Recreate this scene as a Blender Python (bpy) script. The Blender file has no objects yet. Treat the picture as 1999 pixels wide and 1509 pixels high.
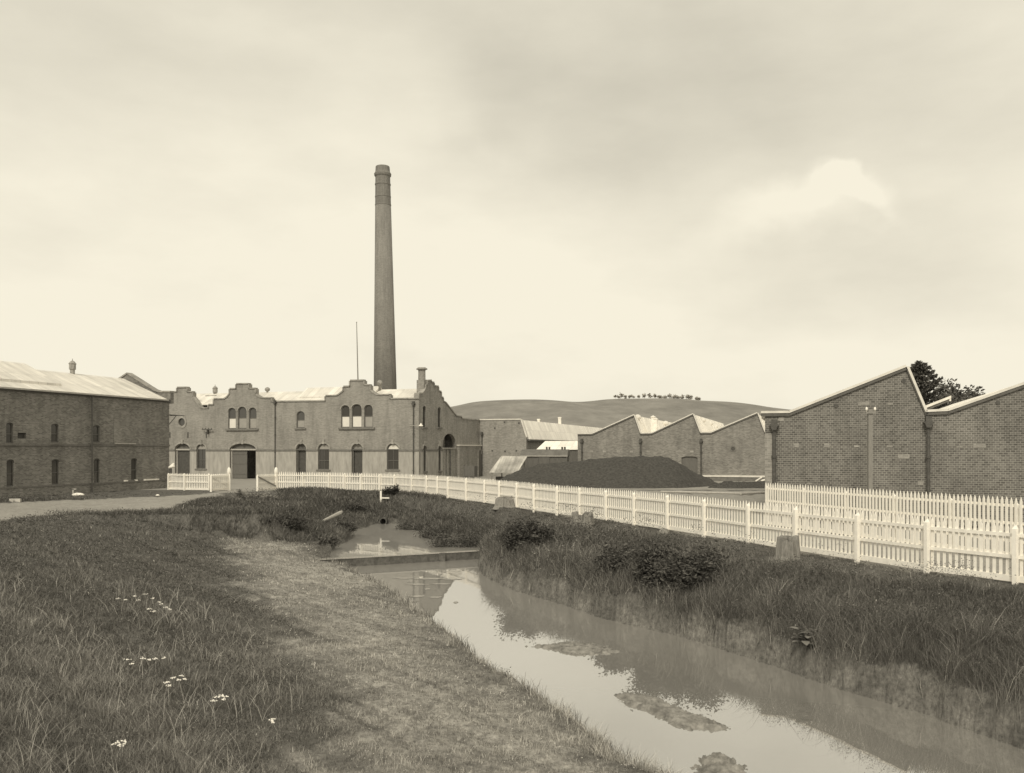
import bpy, math, random
import numpy as np
from mathutils import Vector
from mathutils.geometry import tessellate_polygon
random.seed(7); RNG = np.random.default_rng(11)
SC = bpy.context.scene; COL = SC.collection
FPX = 1750.0; CX = 999.5; HY = 876.0; CH = 3.2        # photo pixels; camera height in metres

# ------------------------------------------------------------------ materials
TINT = (1.0, 0.955, 0.87)
def tint(g): return (g*TINT[0], g*TINT[1], g*TINT[2], 1)
class NT:
    def __init__(s, name):
        s.m = bpy.data.materials.new(name); s.m.use_nodes = True
        s.t = s.m.node_tree; s.b = s.t.nodes['Principled BSDF']
        s.b.inputs['Specular IOR Level'].default_value = 0.25
    def n(s, typ, **kw):
        n = s.t.nodes.new(typ)
        for k, v in kw.items():
            if k.startswith('i_'):
                key = k[2:].replace('_', ' ')
                n.inputs[key].default_value = v
            else: setattr(n, k, v)
        return n
    def l(s, a, b): s.t.links.new(a, b)
def ramp(nt, fac, stops):
    r = nt.n('ShaderNodeValToRGB'); cr = r.color_ramp
    while len(cr.elements) < len(stops): cr.elements.new(0.5)
    for e, (p, g) in zip(cr.elements, stops):
        e.position = p; e.color = tint(g) if not isinstance(g, tuple) else g
    nt.l(fac, r.inputs[0]); return r.outputs[0]
def noise(nt, scale, detail=4, rough=.6, coord='Object', vecscale=None):
    tc = nt.n('ShaderNodeTexCoord'); out = tc.outputs[coord]
    if vecscale:
        mp = nt.n('ShaderNodeMapping'); mp.inputs['Scale'].default_value = vecscale
        nt.l(out, mp.inputs[0]); out = mp.outputs[0]
    n = nt.n('ShaderNodeTexNoise'); n.inputs['Scale'].default_value = scale
    n.inputs['Detail'].default_value = detail; n.inputs['Roughness'].default_value = rough
    nt.l(out, n.inputs['Vector']); return n.outputs['Fac']
def mixc(nt, a, b, fac, mode='MIX'):
    m = nt.n('ShaderNodeMix', data_type='RGBA', blend_type=mode)
    for v, k in ((fac, 0), (a, 6), (b, 7)):
        if hasattr(v, 'links'): nt.l(v, m.inputs[k])
        else: m.inputs[k].default_value = v
    return m.outputs[2]
def bump(nt, h, strength, dist):
    b = nt.n('ShaderNodeBump'); b.inputs['Strength'].default_value = strength; b.inputs['Distance'].default_value = dist
    nt.l(h, b.inputs['Height']); nt.l(b.outputs[0], nt.b.inputs['Normal'])
def plain(name, g, var=.25, scale=6, rough=.8, vecscale=None, bmp=0, coord='Object', metal=0):
    nt = NT(name)
    f = noise(nt, scale, coord=coord, vecscale=vecscale)
    nt.l(ramp(nt, f, [(.3, g*(1-var)), (.7, g*(1+var))]), nt.b.inputs['Base Color'])
    nt.b.inputs['Roughness'].default_value = rough; nt.b.inputs['Metallic'].default_value = metal
    if bmp: bump(nt, f, .5, bmp)
    return nt.m
def brick(name, g, mortar, var=.3, blotch=.25, bscale=1.0, bw=.235):
    nt = NT(name)
    tc = nt.n('ShaderNodeTexCoord')
    b = nt.n('ShaderNodeTexBrick', offset=.5)
    for k, v in (('Scale', 1), ('Mortar Size', .0085*bscale), ('Mortar Smooth', .3), ('Bias', 0), ('Brick Width', bw*bscale), ('Row Height', .084*bscale)):
        b.inputs[k].default_value = v
    b.inputs['Color1'].default_value = tint(g*(1-var)); b.inputs['Color2'].default_value = tint(g*(1+var)); b.inputs['Mortar'].default_value = tint(mortar)
    nt.l(tc.outputs['UV'], b.inputs['Vector'])
    n1 = noise(nt, .35, 5, .65, 'UV'); n2 = noise(nt, 3.0, 4, .7, 'UV', (.25, 2.2, 1))
    c = mixc(nt, b.outputs['Color'], ramp(nt, n1, [(.3, (1-blotch,)*3+(1,)), (.72, (1+blotch,)*3+(1,))]), 1, 'MULTIPLY')
    n3 = noise(nt, 1.0, 5, .7, 'UV', (1.1, .18, 1))
    c = mixc(nt, c, ramp(nt, n2, [(.35, (.86,)*3+(1,)), (.7, (1.12,)*3+(1,))]), .45, 'MULTIPLY'); c = mixc(nt, c, ramp(nt, n3, [(.36, (.72,)*3+(1,)), (.55, (1.03,)*3+(1,))]), .7, 'MULTIPLY')
    nt.l(c, nt.b.inputs['Base Color']); nt.b.inputs['Roughness'].default_value = .9
    inv = nt.n('ShaderNodeMath', operation='SUBTRACT'); inv.inputs[0].default_value = 1; nt.l(b.outputs['Fac'], inv.inputs[1])
    bump(nt, inv.outputs[0], .6, .008)
    return nt.m
def corrugated(name, g, pitch=.076, stain=.35, sheet=.75):
    nt = NT(name)
    tc = nt.n('ShaderNodeTexCoord')
    n1 = noise(nt, .5, 5, .65, 'UV'); n2 = noise(nt, 1.0, 5, .7, 'UV', (1.4, .12, 1))
    bt = nt.n('ShaderNodeTexBrick', offset=.0)
    for k, v in (('Scale', 1), ('Mortar Size', .012), ('Mortar Smooth', .6), ('Brick Width', sheet), ('Row Height', 2.4)): bt.inputs[k].default_value = v
    bt.inputs['Color1'].default_value = (.9,)*3+(1,); bt.inputs['Color2'].default_value = (1.08,)*3+(1,); bt.inputs['Mortar'].default_value = (.6,)*3+(1,)
    nt.l(tc.outputs['UV'], bt.inputs['Vector'])
    c = ramp(nt, n1, [(.35, g*(1-stain)), (.6, g)])
    c = mixc(nt, c, ramp(nt, n2, [(.35, (1-stain,)*3+(1,)), (.62, (1.05,)*3+(1,))]), 1, 'MULTIPLY')
    c = mixc(nt, c, bt.outputs['Color'], 1, 'MULTIPLY')
    nt.l(c, nt.b.inputs['Base Color']); nt.b.inputs['Roughness'].default_value = .55
    w = nt.n('ShaderNodeTexWave'); w.inputs['Scale'].default_value = 1/pitch/math.pi*1.57; w.inputs['Distortion'].default_value = 0
    nt.l(tc.outputs['UV'], w.inputs['Vector']); bump(nt, w.outputs['Fac'], .5, .018)
    return nt.m
def vcol(name, rough=.9, mul=1.0, trans=0):
    nt = NT(name); a = nt.n('ShaderNodeAttribute', attribute_name='tone')
    nt.l(a.outputs['Color'], nt.b.inputs['Base Color']); nt.b.inputs['Roughness'].default_value = rough
    nt.b.inputs['Specular IOR Level'].default_value = .15
    return nt.m

M = {}
M['brick_main'] = brick('pale_weathered_brick', .28, .335, .14, .10)
M['brick_end'] = brick('brick_end_wall', .29, .34, .18, .12)
M['brick_left'] = brick('dark_brick', .215, .33, .32, .2)
M['brick_right'] = brick('red_brick', .148, .35, .28, .16, 1.1, .165)
M['brick_mid'] = brick('red_brick_far', .225, .31, .25, .14)
M['brick_pier'] = brick('pale_pier_brick', .30, .38, .2, .12)
M['stack'] = brick('chimney_brick', .215, .255, .15, .10)
M['render'] = plain('stained_cement_render', .36, .2, 2.2, .9, (1.3, 1.3, .35))
M['render_d'] = plain('dark_cement', .17, .2, 3, .9)
M['coping'] = plain('cement_coping', .30, .3, 2.5, .9)
M['coping_l'] = plain('pale_lead_flashing', .66, .12, 2, .7)
M['fascia'] = plain('dark_fascia', .12, .2, 3, .8)
M['roof'] = corrugated('weathered_corrugated_iron', .82, stain=.16)
M['roof_b'] = corrugated('bright_corrugated_iron', .93, stain=.06)
M['sheet'] = corrugated('rusty_loose_iron', .62, .12, .45, .7)
M['dark'] = plain('dark_paint', .085, .2, 4, .6)
M['door'] = plain('grey_door_boards', .14, .2, 5, .7, (6, 6, .4))
M['frame'] = plain('brown_window_frame', .12, .2, 8, .6)
M['framew'] = plain('pale_window_frame', .42, .15, 8, .6)
M['blind'] = plain('white_blind', .72, .05, 3, .8)
M['blindg'] = plain('grey_blind', .33, .08, 3, .8)
M['sill'] = plain('cement_sill', .18, .2, 5, .9)
M['iron'] = plain('cast_iron', .09, .3, 8, .55)
M['white'] = plain('white_paint', .88, .05, 9, .6)
M['whiteb'] = plain('white_paint_worn', .86, .10, 5, .65)
M['stone'] = plain('pale_stone', .5, .2, 4, .9, bmp=.03)
M['pole'] = plain('weathered_pole_wood', .24, .2, 9, .85, (8, 8, .4))
M['plank'] = plain('weathered_plank', .36, .3, 6, .85, (8, 8, 1))
M['wagon'] = plain('wagon_boards', .13, .25, 5, .8, (6, 6, .5))
M['wagonroof'] = plain('wagon_roof_canvas', .15, .2, 2, .85)
M['coal'] = plain('coal_slack', .07, .35, 5, .95, bmp=.2)
M['dirtheap'] = plain('dark_earth', .07, .5, 8, .95, bmp=.15)
M['bark'] = plain('tree_bark', .10, .4, 6, .9)
M['mudbar'] = plain('creek_mud', .22, .5, 5, .8, bmp=.08)
M['scum'] = plain('pale_scum', .34, .3, 6, .8)
M['cowl'] = plain('zinc_cowl', .30, .3, 6, .6)
M['paleflue'] = plain('pale_flue', .66, .1, 5, .8)
M['stack_p'] = plain('rendered_stack', .75, .1, 3, .8)
M['glass'] = None
nt = NT('window_glass'); nt.b.inputs['Base Color'].default_value = tint(.07); nt.b.inputs['Roughness'].default_value = .12
nt.b.inputs['Specular IOR Level'].default_value = .6; M['glass'] = nt.m
nt = NT('insulator_ceramic'); nt.b.inputs['Base Color'].default_value = tint(.85); nt.b.inputs['Roughness'].default_value = .15; M['ceramic'] = nt.m
M['leaf'] = vcol('leaf_tones'); M['blade'] = vcol('grass_tones'); M['petal'] = plain('white_petals', .85, .05, 4, .8)
# stump wood: vertical grain
nt = NT('stump_wood'); f = noise(nt, 5, 6, .75, 'Object', (7, 7, .35))
nt.l(ramp(nt, f, [(.3, .12), (.5, .28), (.72, .45)]), nt.b.inputs['Base Color']); nt.b.inputs['Roughness'].default_value = .9; bump(nt, f, 1, .05); M['stump'] = nt.m
# hill
nt = NT('hill_pasture'); f = noise(nt, .011, 7, .62); f2 = noise(nt, .06, 5, .7, 'Object', (1, .4, 2))
c = ramp(nt, f, [(.35, .205), (.65, .275)]); c = mixc(nt, c, ramp(nt, f2, [(.35, (.82,)*3+(1,)), (.65, (1.12,)*3+(1,))]), 1, 'MULTIPLY')
nt.l(c, nt.b.inputs['Base Color']); nt.b.inputs['Roughness'].default_value = 1; M['hill'] = nt.m
# ground: zones come from a mesh attribute (gravel, bare turf, clay, rest soil and turf)
nt = NT('ground_soil'); a = nt.n('ShaderNodeAttribute', attribute_name='zone'); sp = nt.n('ShaderNodeSeparateColor'); nt.l(a.outputs['Color'], sp.inputs[0])
fA = noise(nt, 1.3, 8, .7); fB = noise(nt, 9, 6, .75); fC = noise(nt, .25, 4, .6)
turf = ramp(nt, fA, [(.3, .08), (.7, .16)])
turf = mixc(nt, turf, ramp(nt, fB, [(.3, (.6,)*3+(1,)), (.7, (1.4,)*3+(1,))]), 1, 'MULTIPLY')
grav = mixc(nt, ramp(nt, fA, [(.3, .27), (.7, .37)]), ramp(nt, fB, [(.3, (.75,)*3+(1,)), (.7, (1.2,)*3+(1,))]), 1, 'MULTIPLY')
bare = mixc(nt, ramp(nt, fA, [(.32, .20), (.68, .40)]), ramp(nt, fB, [(.32, (.55,)*3+(1,)), (.68, (1.5,)*3+(1,))]), 1, 'MULTIPLY')
bare = mixc(nt, bare, ramp(nt, fC, [(.38, (.72,)*3+(1,)), (.6, (1.12,)*3+(1,))]), 1, 'MULTIPLY'); fD = noise(nt, 3.4, 5, .7)
bare = mixc(nt, bare, ramp(nt, fD, [(.36, (.62,)*3+(1,)), (.52, (1.06,)*3+(1,))]), .8, 'MULTIPLY')
clay = mixc(nt, ramp(nt, fA, [(.32, .09), (.68, .23)]), ramp(nt, fB, [(.3, (.5,)*3+(1,)), (.7, (1.5,)*3+(1,))]), 1, 'MULTIPLY')
c = mixc(nt, turf, bare, sp.outputs[1]); c = mixc(nt, c, clay, sp.outputs[2]); c = mixc(nt, c, grav, sp.outputs[0])
nt.l(c, nt.b.inputs['Base Color']); nt.b.inputs['Roughness'].default_value = .95; bump(nt, fB, .9, .06); M['ground'] = nt.m
# milky still water: silty body under a strongly mirroring surface
nt = NT('milky_creek_water'); nt.b.inputs['Base Color'].default_value = tint(.26); nt.b.inputs['Roughness'].default_value = .5
f = noise(nt, 1.2, 3, .5, 'Object', (1, .6, 1)); bp = nt.n('ShaderNodeBump'); bp.inputs['Strength'].default_value = .06; bp.inputs['Distance'].default_value = .02; nt.l(f, bp.inputs['Height'])
gl = nt.n('ShaderNodeBsdfGlossy'); gl.inputs['Roughness'].default_value = .012; gl.inputs['Color'].default_value = (1, 1, 1, 1); nt.l(bp.outputs[0], gl.inputs['Normal'])
fr_ = nt.n('ShaderNodeFresnel'); fr_.inputs['IOR'].default_value = 7.5; nt.l(bp.outputs[0], fr_.inputs['Normal'])
mx = nt.n('ShaderNodeMixShader'); nt.l(fr_.outputs[0], mx.inputs[0]); nt.l(nt.b.outputs[0], mx.inputs[1]); nt.l(gl.outputs[0], mx.inputs[2])
nt.l(mx.outputs[0], [n for n in nt.t.nodes if n.type == 'OUTPUT_MATERIAL'][0].inputs['Surface']); M['water'] = nt.m

# ------------------------------------------------------------------ mesh helper
class MB:
    def __init__(s): s.v = []; s.f = []
    def poly(s, pts):
        i = len(s.v); s.v += [tuple(p) for p in pts]; s.f.append(tuple(range(i, i+len(pts)))); return s
    def prism(s, pts, vec):
        n = len(pts); i = len(s.v); vec = Vector(vec)
        s.v += [tuple(p) for p in pts] + [tuple(Vector(p)+vec) for p in pts]
        s.f.append(tuple(range(i, i+n))); s.f.append(tuple(range(i+2*n-1, i+n-1, -1)))
        for k in range(n):
            k2 = (k+1) % n; s.f.append((i+k, i+n+k, i+n+k2, i+k2))
        return s
    def box(s, o, a, b, c):
        o, a, b, c = map(Vector, (o, a, b, c)); return s.prism([o, o+a, o+a+b, o+b], c)
    def cbox(s, x, y, z, sx, sy, sz, ang=0):      # z = bottom
        ca, sa = math.cos(ang), math.sin(ang)
        a = Vector((ca*sx, sa*sx, 0)); b = Vector((-sa*sy, ca*sy, 0))
        return s.box(Vector((x, y, z))-a/2-b/2, a, b, (0, 0, sz))
    def lathe(s, c, prof, n=16, lean=(0, 0), cap=True):
        i0 = len(s.v); z0 = prof[0][1]
        for r, z in prof:
            for k in range(n):
                a = 2*math.pi*k/n; s.v.append((c[0]+r*math.cos(a)+lean[0]*(z-z0), c[1]+r*math.sin(a)+lean[1]*(z-z0), c[2]+z))
        for j in range(len(prof)-1):
            for k in range(n):
                a = i0+j*n+k; b = i0+j*n+(k+1) % n; s.f.append((a, b, b+n, a+n))
        if cap:
            s.f.append(tuple(i0+k for k in range(n))[::-1]); s.f.append(tuple(i0+(len(prof)-1)*n+k for k in range(n)))
        return s
    def tube(s, p, q, r0, r1=None, n=8):
        p, q = Vector(p), Vector(q); r1 = r0 if r1 is None else r1; d = (q-p).normalized()
        a = d.orthogonal().normalized(); b = d.cross(a); i = len(s.v)
        for c, r in ((p, r0), (q, r1)):
            for k in range(n):
                t = 2*math.pi*k/n; s.v.append(tuple(c+(a*math.cos(t)+b*math.sin(t))*r))
        for k in range(n):
            k2 = (k+1) % n; s.f.append((i+k, i+k2, i+n+k2, i+n+k))
        s.f.append(tuple(i+k for k in range(n))[::-1]); s.f.append(tuple(i+n+k for k in range(n))); return s
    def build(s, name, mat, parent=None, smooth=False, label=None):
        off = Vector((0, 0, 0)); p = parent
        while p is not None: off += p.location; p = p.parent
        me = bpy.data.meshes.new(name)
        me.from_pydata([(x-off.x, y-off.y, z-off.z) for x, y, z in s.v], [], s.f); me.update()
        uv = me.uv_layers.new(name='UVMap')
        for pl in me.polygons:
            n = pl.normal; h = math.hypot(n.x, n.y)
            if h < .02: tx, ty = (.95, -.312); bx = (.312, .95, 0)
            else: tx, ty = -n.y/h, n.x/h; bx = None
            up = Vector((tx, ty, 0)).cross(n) if bx is None else Vector(bx)
            for li in pl.loop_indices:
                v = me.vertices[me.loops[li].vertex_index].co
                X, Y, Z = v.x+off.x, v.y+off.y, v.z+off.z
                uv.data[li].uv = (X*tx+Y*ty, abs(X*up.x+Y*up.y+Z*up.z))
        if smooth: me.shade_smooth()
        me.materials.append(mat); o = bpy.data.objects.new(name, me); COL.objects.link(o)
        if parent: o.parent = parent
        if label: o['label'] = label
        return o
def thing(name, label, cat, loc=(0, 0, 0), group=None):
    o = bpy.data.objects.new(name, None); COL.objects.link(o); o.location = loc; o.empty_display_size = .3
    o['label'] = label; o['category'] = cat
    if group: o['group'] = group
    return o
def tag(o, label, cat, group=None, kind=None):
    o['label'] = label; o['category'] = cat
    if group: o['group'] = group
    if kind: o['kind'] = kind
    return o
def single(mb, name, mat, loc, label, cat, group=None, kind=None, smooth=False):   # one-mesh thing with its origin at its base
    o = mb.build(name, mat, None, smooth)
    for v in o.data.vertices: v.co -= Vector(loc)
    o.location = loc; return tag(o, label, cat, group, kind)
def npmesh(name, verts, faces_flat, sizes, mat, tones=None, smooth=False):
    me = bpy.data.meshes.new(name); nv = len(verts); nf = len(sizes)
    me.vertices.add(nv); me.vertices.foreach_set('co', np.ascontiguousarray(verts, dtype=np.float32).ravel())
    me.loops.add(len(faces_flat)); me.loops.foreach_set('vertex_index', np.ascontiguousarray(faces_flat, dtype=np.int32))
    me.polygons.add(nf); st = np.zeros(nf, np.int32); st[1:] = np.cumsum(sizes)[:-1]
    me.polygons.foreach_set('loop_start', st); me.polygons.foreach_set('loop_total', np.asarray(sizes, np.int32))
    me.update(calc_edges=True)
    if tones is not None:
        at = me.color_attributes.new('tone', 'FLOAT_COLOR', 'POINT')
        c = np.ones((nv, 4), np.float32); c[:, :3] = tones[:, None]*np.array(TINT); at.data.foreach_set('color', c.ravel())
    if smooth: me.shade_smooth()
    me.materials.append(mat); o = bpy.data.objects.new(name, me); COL.objects.link(o); return o

# ------------------------------------------------------------------ building frames
class F:
    def __init__(s, p, d): s.p = Vector((p[0], p[1], 0)); s.u = Vector((d[0], d[1], 0)).normalized(); s.n = Vector((s.u.y, -s.u.x, 0))
    def pt(s, t, z, o=0): return s.p + s.u*t + s.n*o + Vector((0, 0, z))
    def px(s, x, y):
        r = (x-CX)/FPX; t = (s.p.x-r*s.p.y)/(r*s.u.y-s.u.x); Y = s.p.y+s.u.y*t
        return (t, CH+(HY-y)*Y/FPX)
    def t(s, x): return s.px(x, 0)[0]
    def shift(s, o): return F(s.p+s.n*o, s.u)
U = (.95, -.312); V = (.312, .95)
def gpx(x, y, z=0):
    d = FPX*(CH-z)/(y-HY); return ((x-CX)/FPX*d, d)
def arch(t0, t1, z0, zs, rise, n=12):
    c = (t0+t1)/2; w = (t1-t0)/2
    return [(t0, z0), (t1, z0)] + [(c+w*math.cos(a), zs+rise*math.sin(a)) for a in [math.pi*k/n for k in range(n+1)]]
def wall(mb, fr, outline, holes=(), thick=.4, front=0.0):
    loops = [outline]+list(holes)
    tris = tessellate_polygon([[Vector((a, b, 0)) for a, b in lp] for lp in loops])
    flat = [q for lp in loops for q in lp]
    for o, rev in ((front, 0), (-thick, 1)):
        i = len(mb.v); mb.v += [tuple(fr.pt(a, b, o)) for a, b in flat]
        for t in tris:
            a, b, c = [flat[k] for k in t]
            ccw = (b[0]-a[0])*(c[1]-a[1])-(b[1]-a[1])*(c[0]-a[0]) > 0
            t = tuple(i+k for k in t); mb.f.append(t if ccw != bool(rev) else t[::-1])
    for li, lp in enumerate(loops):
        for k in range(len(lp)):
            a, b = lp[k], lp[(k+1) % len(lp)]
            mb.poly([fr.pt(*a, front), fr.pt(*b, front), fr.pt(*b, -thick), fr.pt(*a, -thick)])
    return mb
def slab(mb, fr, t0, t1, z0, z1, o0, o1):
    return mb.box(fr.pt(t0, z0, o0), fr.u*(t1-t0), Vector((0, 0, z1-z0)), fr.n*(o1-o0))
def strip(mb, fr, pts, h, o0, o1):         # bar following a polyline in the wall plane, lying outside of it
    for (a, b), (c, d) in zip(pts[:-1], pts[1:]):
        L = math.hypot(c-a, d-b)
        if L < 1e-3: continue
        nx, nz = -(d-b)/L*h, (c-a)/L*h; ex, ez = (c-a)/L*h*.0, (d-b)/L*h*.0
        ps = [(a, b), (c, d), (c+nx, d+nz), (a+nx, b+nz)]
        mb.prism([fr.pt(p, q, o0) for p, q in ps], fr.n*(o1-o0))
    return mb
def hood(mb, fr, t0, t1, zs, rise, w=.16, o=.07, n=12, key=True):
    c = (t0+t1)/2; r = (t1-t0)/2
    for k in range(n):
        a0, a1 = math.pi*k/n, math.pi*(k+1)/n
        q = [(c+(r+g)*math.cos(a), zs+(rise+g)*math.sin(a)) for a, g in ((a0, .03), (a0, .03+w), (a1, .03+w), (a1, .03))]
        mb.prism([fr.pt(p, z, 0.001) for p, z in q], fr.n*o)
    if key: slab(mb, fr, c-.13, c+.13, zs+rise-.05, zs+rise+.42, 0.001, o+.06)
    return mb
def window(fr, par, t0, t1, z0, zs, rise, rec=.18, bars=(), vbar=False, blind=None, sill=True, frame='frame', hd=False, glass='glass', lab=None):
    lp = arch(t0, t1, z0, zs, rise) if rise else [(t0, z0), (t1, z0), (t1, zs), (t0, zs)]
    c = ((t0+t1)/2, (z0+zs+rise)/2); w = .07
    mb = MB(); n = len(lp)
    ins = [(a+(c[0]-a)*w*2/(t1-t0), b+(c[1]-b)*w*2/(zs+rise-z0)) for a, b in lp]
    for k in range(n):
        a, b, d, e = lp[k], lp[(k+1) % n], ins[(k+1) % n], ins[k]
        mb.prism([fr.pt(*q, -rec) for q in (a, b, d, e)], fr.n*.07)
    for z in bars: slab(mb, fr, t0+.05, t1-.05, z-.035, z+.035, -rec+.005, -rec+.06)
    if vbar: slab(mb, fr, (t0+t1)/2-.02, (t0+t1)/2+.02, z0+.05, zs, -rec+.005, -rec+.05)
    fo = mb.build('window', M[frame], par, label=lab)
    MB().poly([fr.pt(*q, -rec+.01) for q in lp]).build('pane', M[glass], fo)
    if blind:
        zb, m = blind; slab(MB(), fr, t0+.07, t1-.07, z0+.08, zb, -rec+.012, -rec+.022).build('blind', M[m], fo)
    if sill: slab(MB(), fr, t0-.18, t1+.18, z0-.16, z0-.003, -.05, .12).build('sill', M['sill'], fo)
    if hd: hood(MB(), fr, t0, t1, zs, rise).build('arch_moulding', M['coping'], fo)
    return lp
def downpipe(fr, par, t, z0, z1, r=.06, hopper=None, base=.12, lab=None):
    mb = MB().tube(fr.pt(t, z0, base), fr.pt(t, z1, base), r)
    for z in np.arange(z0+.9, z1-.3, 1.8): mb.tube(fr.pt(t, z, base), fr.pt(t, z+.1, base), r*1.45)
    o = mb.build('downpipe', M['iron'], par)
    if hopper:
        s = hopper
        p = fr.pt(t, z1, base)
        MB().prism([fr.pt(t+a, z1+b, .02) for a, b in ((-r, -.02), (r, -.02), (s*.46, s*.5), (s*.6, s*.5), (s*.6, s*.66), (s*.34, s*.7), (s*.34, s*1.35), (-s*.34, s*1.35), (-s*.34, s*.7), (-s*.6, s*.66), (-s*.6, s*.5), (-s*.46, s*.5))], fr.n*(base+r+.08)).build('hopper', M['iron'], o)
    return o

# =================================================================== MAIN MILL BUILDING
A = gpx(818, 1000); A = Vector((-9.13, 87.8, 0))
FM = F(A, U); FE = F(A, V)
mill = thing('mill_building', 'long pale brick mill range with scrolled stepped gables and arched doors', 'building', tuple(A))
px = FM.px
outl = [(318, 812), (326, 792), (335, 765.7), (346.5, 765.7), (346.5, 757), (365, 757), (365, 765.7), (375.5, 765.7), (375.5, 775), (382, 783), (392, 797.5), (407.7, 797.5),
        (407.7, 790.6), (418, 790.6), (418, 779.5), (438, 779.5), (444, 775), (449, 769), (449, 759.6), (462, 759.6), (462, 750), (485, 750), (485, 759), (498, 759), (498, 770),
        (503, 774), (509, 777.7), (530, 777.7), (530, 784.6), (636, 783.6), (636, 773.4), (658, 773.0), (664, 769), (671, 763.4), (671, 755.3), (684, 755.0), (684, 743.5), (710, 743.2), (710, 752.4), (722, 752.4), (722, 762),
        (728, 767), (735.8, 771.5), (760.8, 771.2), (760.8, 779.4), (817.6, 778.8)]
top = [px(*q) for q in outl]
tL, tR = top[0][0], 0.0
outline = [(tL, 0), (tR, 0)] + [(tR, top[-1][1])] + top[::-1][1:]
def grp(x0, x1, yb, ys, yt):     # pixel rectangle to opening parameters on the facade
    t0, z0 = px(x0, yb); t1, _ = px(x1, yb); tc = (x0+x1)/2
    zs = px(tc, ys)[1]; zt = px(tc, yt)[1]; return t0, t1, max(z0, 0.02), zs, zt-zs
ops = dict(
  door_a=grp(342, 371, 940, 877.7, 866), win_a=grp(384, 402, 914.7, 877.7, 867), cart=grp(449, 500, 940, 877.7, 866),
  tri1=grp(445.6, 460.3, 837, 803.5, 796.5), tri2=grp(464.6, 481.2, 837, 802.5, 794.3), tri3=grp(486, 500.8, 837, 803, 796),
  small=grp(579, 594.7, 835.5, 810, 802.7), door_b=grp(578.5, 597.8, 940, 877.7, 866), win_b=grp(621.2, 642.8, 916.5, 877.7, 866),
  tri4=grp(666, 682.3, 834.6, 799, 791.5), tri5=grp(686.7, 706, 834.6, 798, 789.3), tri6=grp(710.8, 727.5, 834.6, 798.5, 790.6),
  door_c=grp(686.7, 708, 940, 877.7, 866), win_c=grp(755.6, 778.5, 916.5, 877.7, 866))
for k in ('door_a', 'door_b', 'door_c', 'cart'): o = ops[k]; ops[k] = (o[0], o[1], .06, o[3], o[4])
holes = [arch(*ops[k]) for k in ops]
oc, oz = px(355, 824); orr = .43
holes.append([(oc+orr*math.cos(a), oz+orr*math.sin(a)) for a in [2*math.pi*k/16 for k in range(16)]])
wall(MB(), FM, outline, holes, .42).build('front_wall', M['brick_main'], mill)
strip(MB(), FM, top, .13, -.5, .09).build('coping', M['coping'], mill)
zs_ = px(600, 878.6)[1]
# render dado between the ground-floor openings
edges = sorted([(ops[k][0], ops[k][1], ops[k][2]) for k in ('door_a', 'win_a', 'cart', 'door_b', 'win_b', 'door_c', 'win_c')])
last = tL
for a, b, z0 in edges+[(0.03, 0.03, 0)]:
    if a-last > .05:
        slab(MB(), FM, last, a, .05, zs_-.12, .0015, .05).build('rendered_dado', M['render'], mill)
        slab(MB(), FM, last, a, zs_-.118, zs_+.06, .0015, .1).build('string_course', M['render_d'], mill)
    if z0 > .5: slab(MB(), FM, a, b, .05, z0-.17, .0015, .05).build('rendered_dado', M['render'], mill)
    last = b
for k in ('tri1', 'tri2', 'tri3', 'small', 'tri4', 'tri5', 'tri6'):
    t0, t1, z0, zs, r = ops[k]; zm = z0+(zs-z0)*.62
    window(FM, mill, t0, t1, z0, zs, r, .16, (zm,), blind=(zm-.05, 'blind' if k in ('tri1', 'tri4', 'tri5') else 'blindg'), sill=k in ('small',), lab='upper window with white lowered blind' if k in ('tri1', 'tri4', 'tri5') else None)
for a, b in (('tri1', 'tri3'), ('tri4', 'tri6')):
    slab(MB(), FM, ops[a][0]-.25, ops[b][1]+.25, ops[a][2]-.2, ops[a][2]-.004, -.02, .16).build('sill', M['sill'], mill)
    for k in ('tri%d' % i for i in (range(1, 4) if a == 'tri1' else range(4, 7))):
        hood(MB(), FM, ops[k][0], ops[k][1], ops[k][3], ops[k][4], .1, .04, key=False).build('arch_moulding', M['coping'], mill)
for k in ('win_a', 'win_b', 'win_c'):
    t0, t1, z0, zs, r = ops[k]; window(FM, mill, t0, t1, z0, zs, r, .2, (zs-.02, z0+(zs-z0)*.45), True, hd=True, frame='frame')
for k in ('win_b', 'win_c', 'win_a'):      # pale fanlight panel behind the arch of the ground windows
    t0, t1, z0, zs, r = ops[k]
    MB().poly([FM.pt(*q, -.155) for q in arch(t0+.08, t1-.08, zs+.05, zs+.1, r-.18)]).build('fanlight', M['blindg' if k != 'win_c' else 'blind'], mill)
for k in ('door_a', 'door_b', 'door_c', 'cart'):
    t0, t1, z0, zs, r = ops[k]
    mb = MB(); slab(mb, FM, t0, t1, zs-.07, zs+.08, -.3, -.1)
    slab(mb, FM, t0, t0+.12, .06, zs-.07, -.34, -.22); slab(mb, FM, t1-.12, t1, .06, zs-.07, -.34, -.22)
    d = mb.build('door_frame', M['framew' if k in ('door_a', 'cart') else 'frame'], mill)
    hood(MB(), FM, t0, t1, zs, r, .22 if k == 'cart' else .17).build('arch_moulding', M['coping'], d)
    MB().poly([FM.pt(*q, -.28) for q in arch(t0+.02, t1-.02, zs+.09, zs+.1, r-.13)]).build('fanlight', M['door' if k != 'door_c' else 'blindg'], d)
t0, t1, z0, zs, r = ops['cart']; mb = MB(); tm = t0+(t1-t0)*.6
slab(mb, FM, t0+.14, tm, .1, zs-.08, -.33, -.27)
for z in (.5, 1.6, 2.6): slab(mb, FM, t0+.14, tm, z, z+.16, -.268, -.24)
mb.build('door', M['door'], mill, label='grey boarded half of the cart door, closed')
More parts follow.
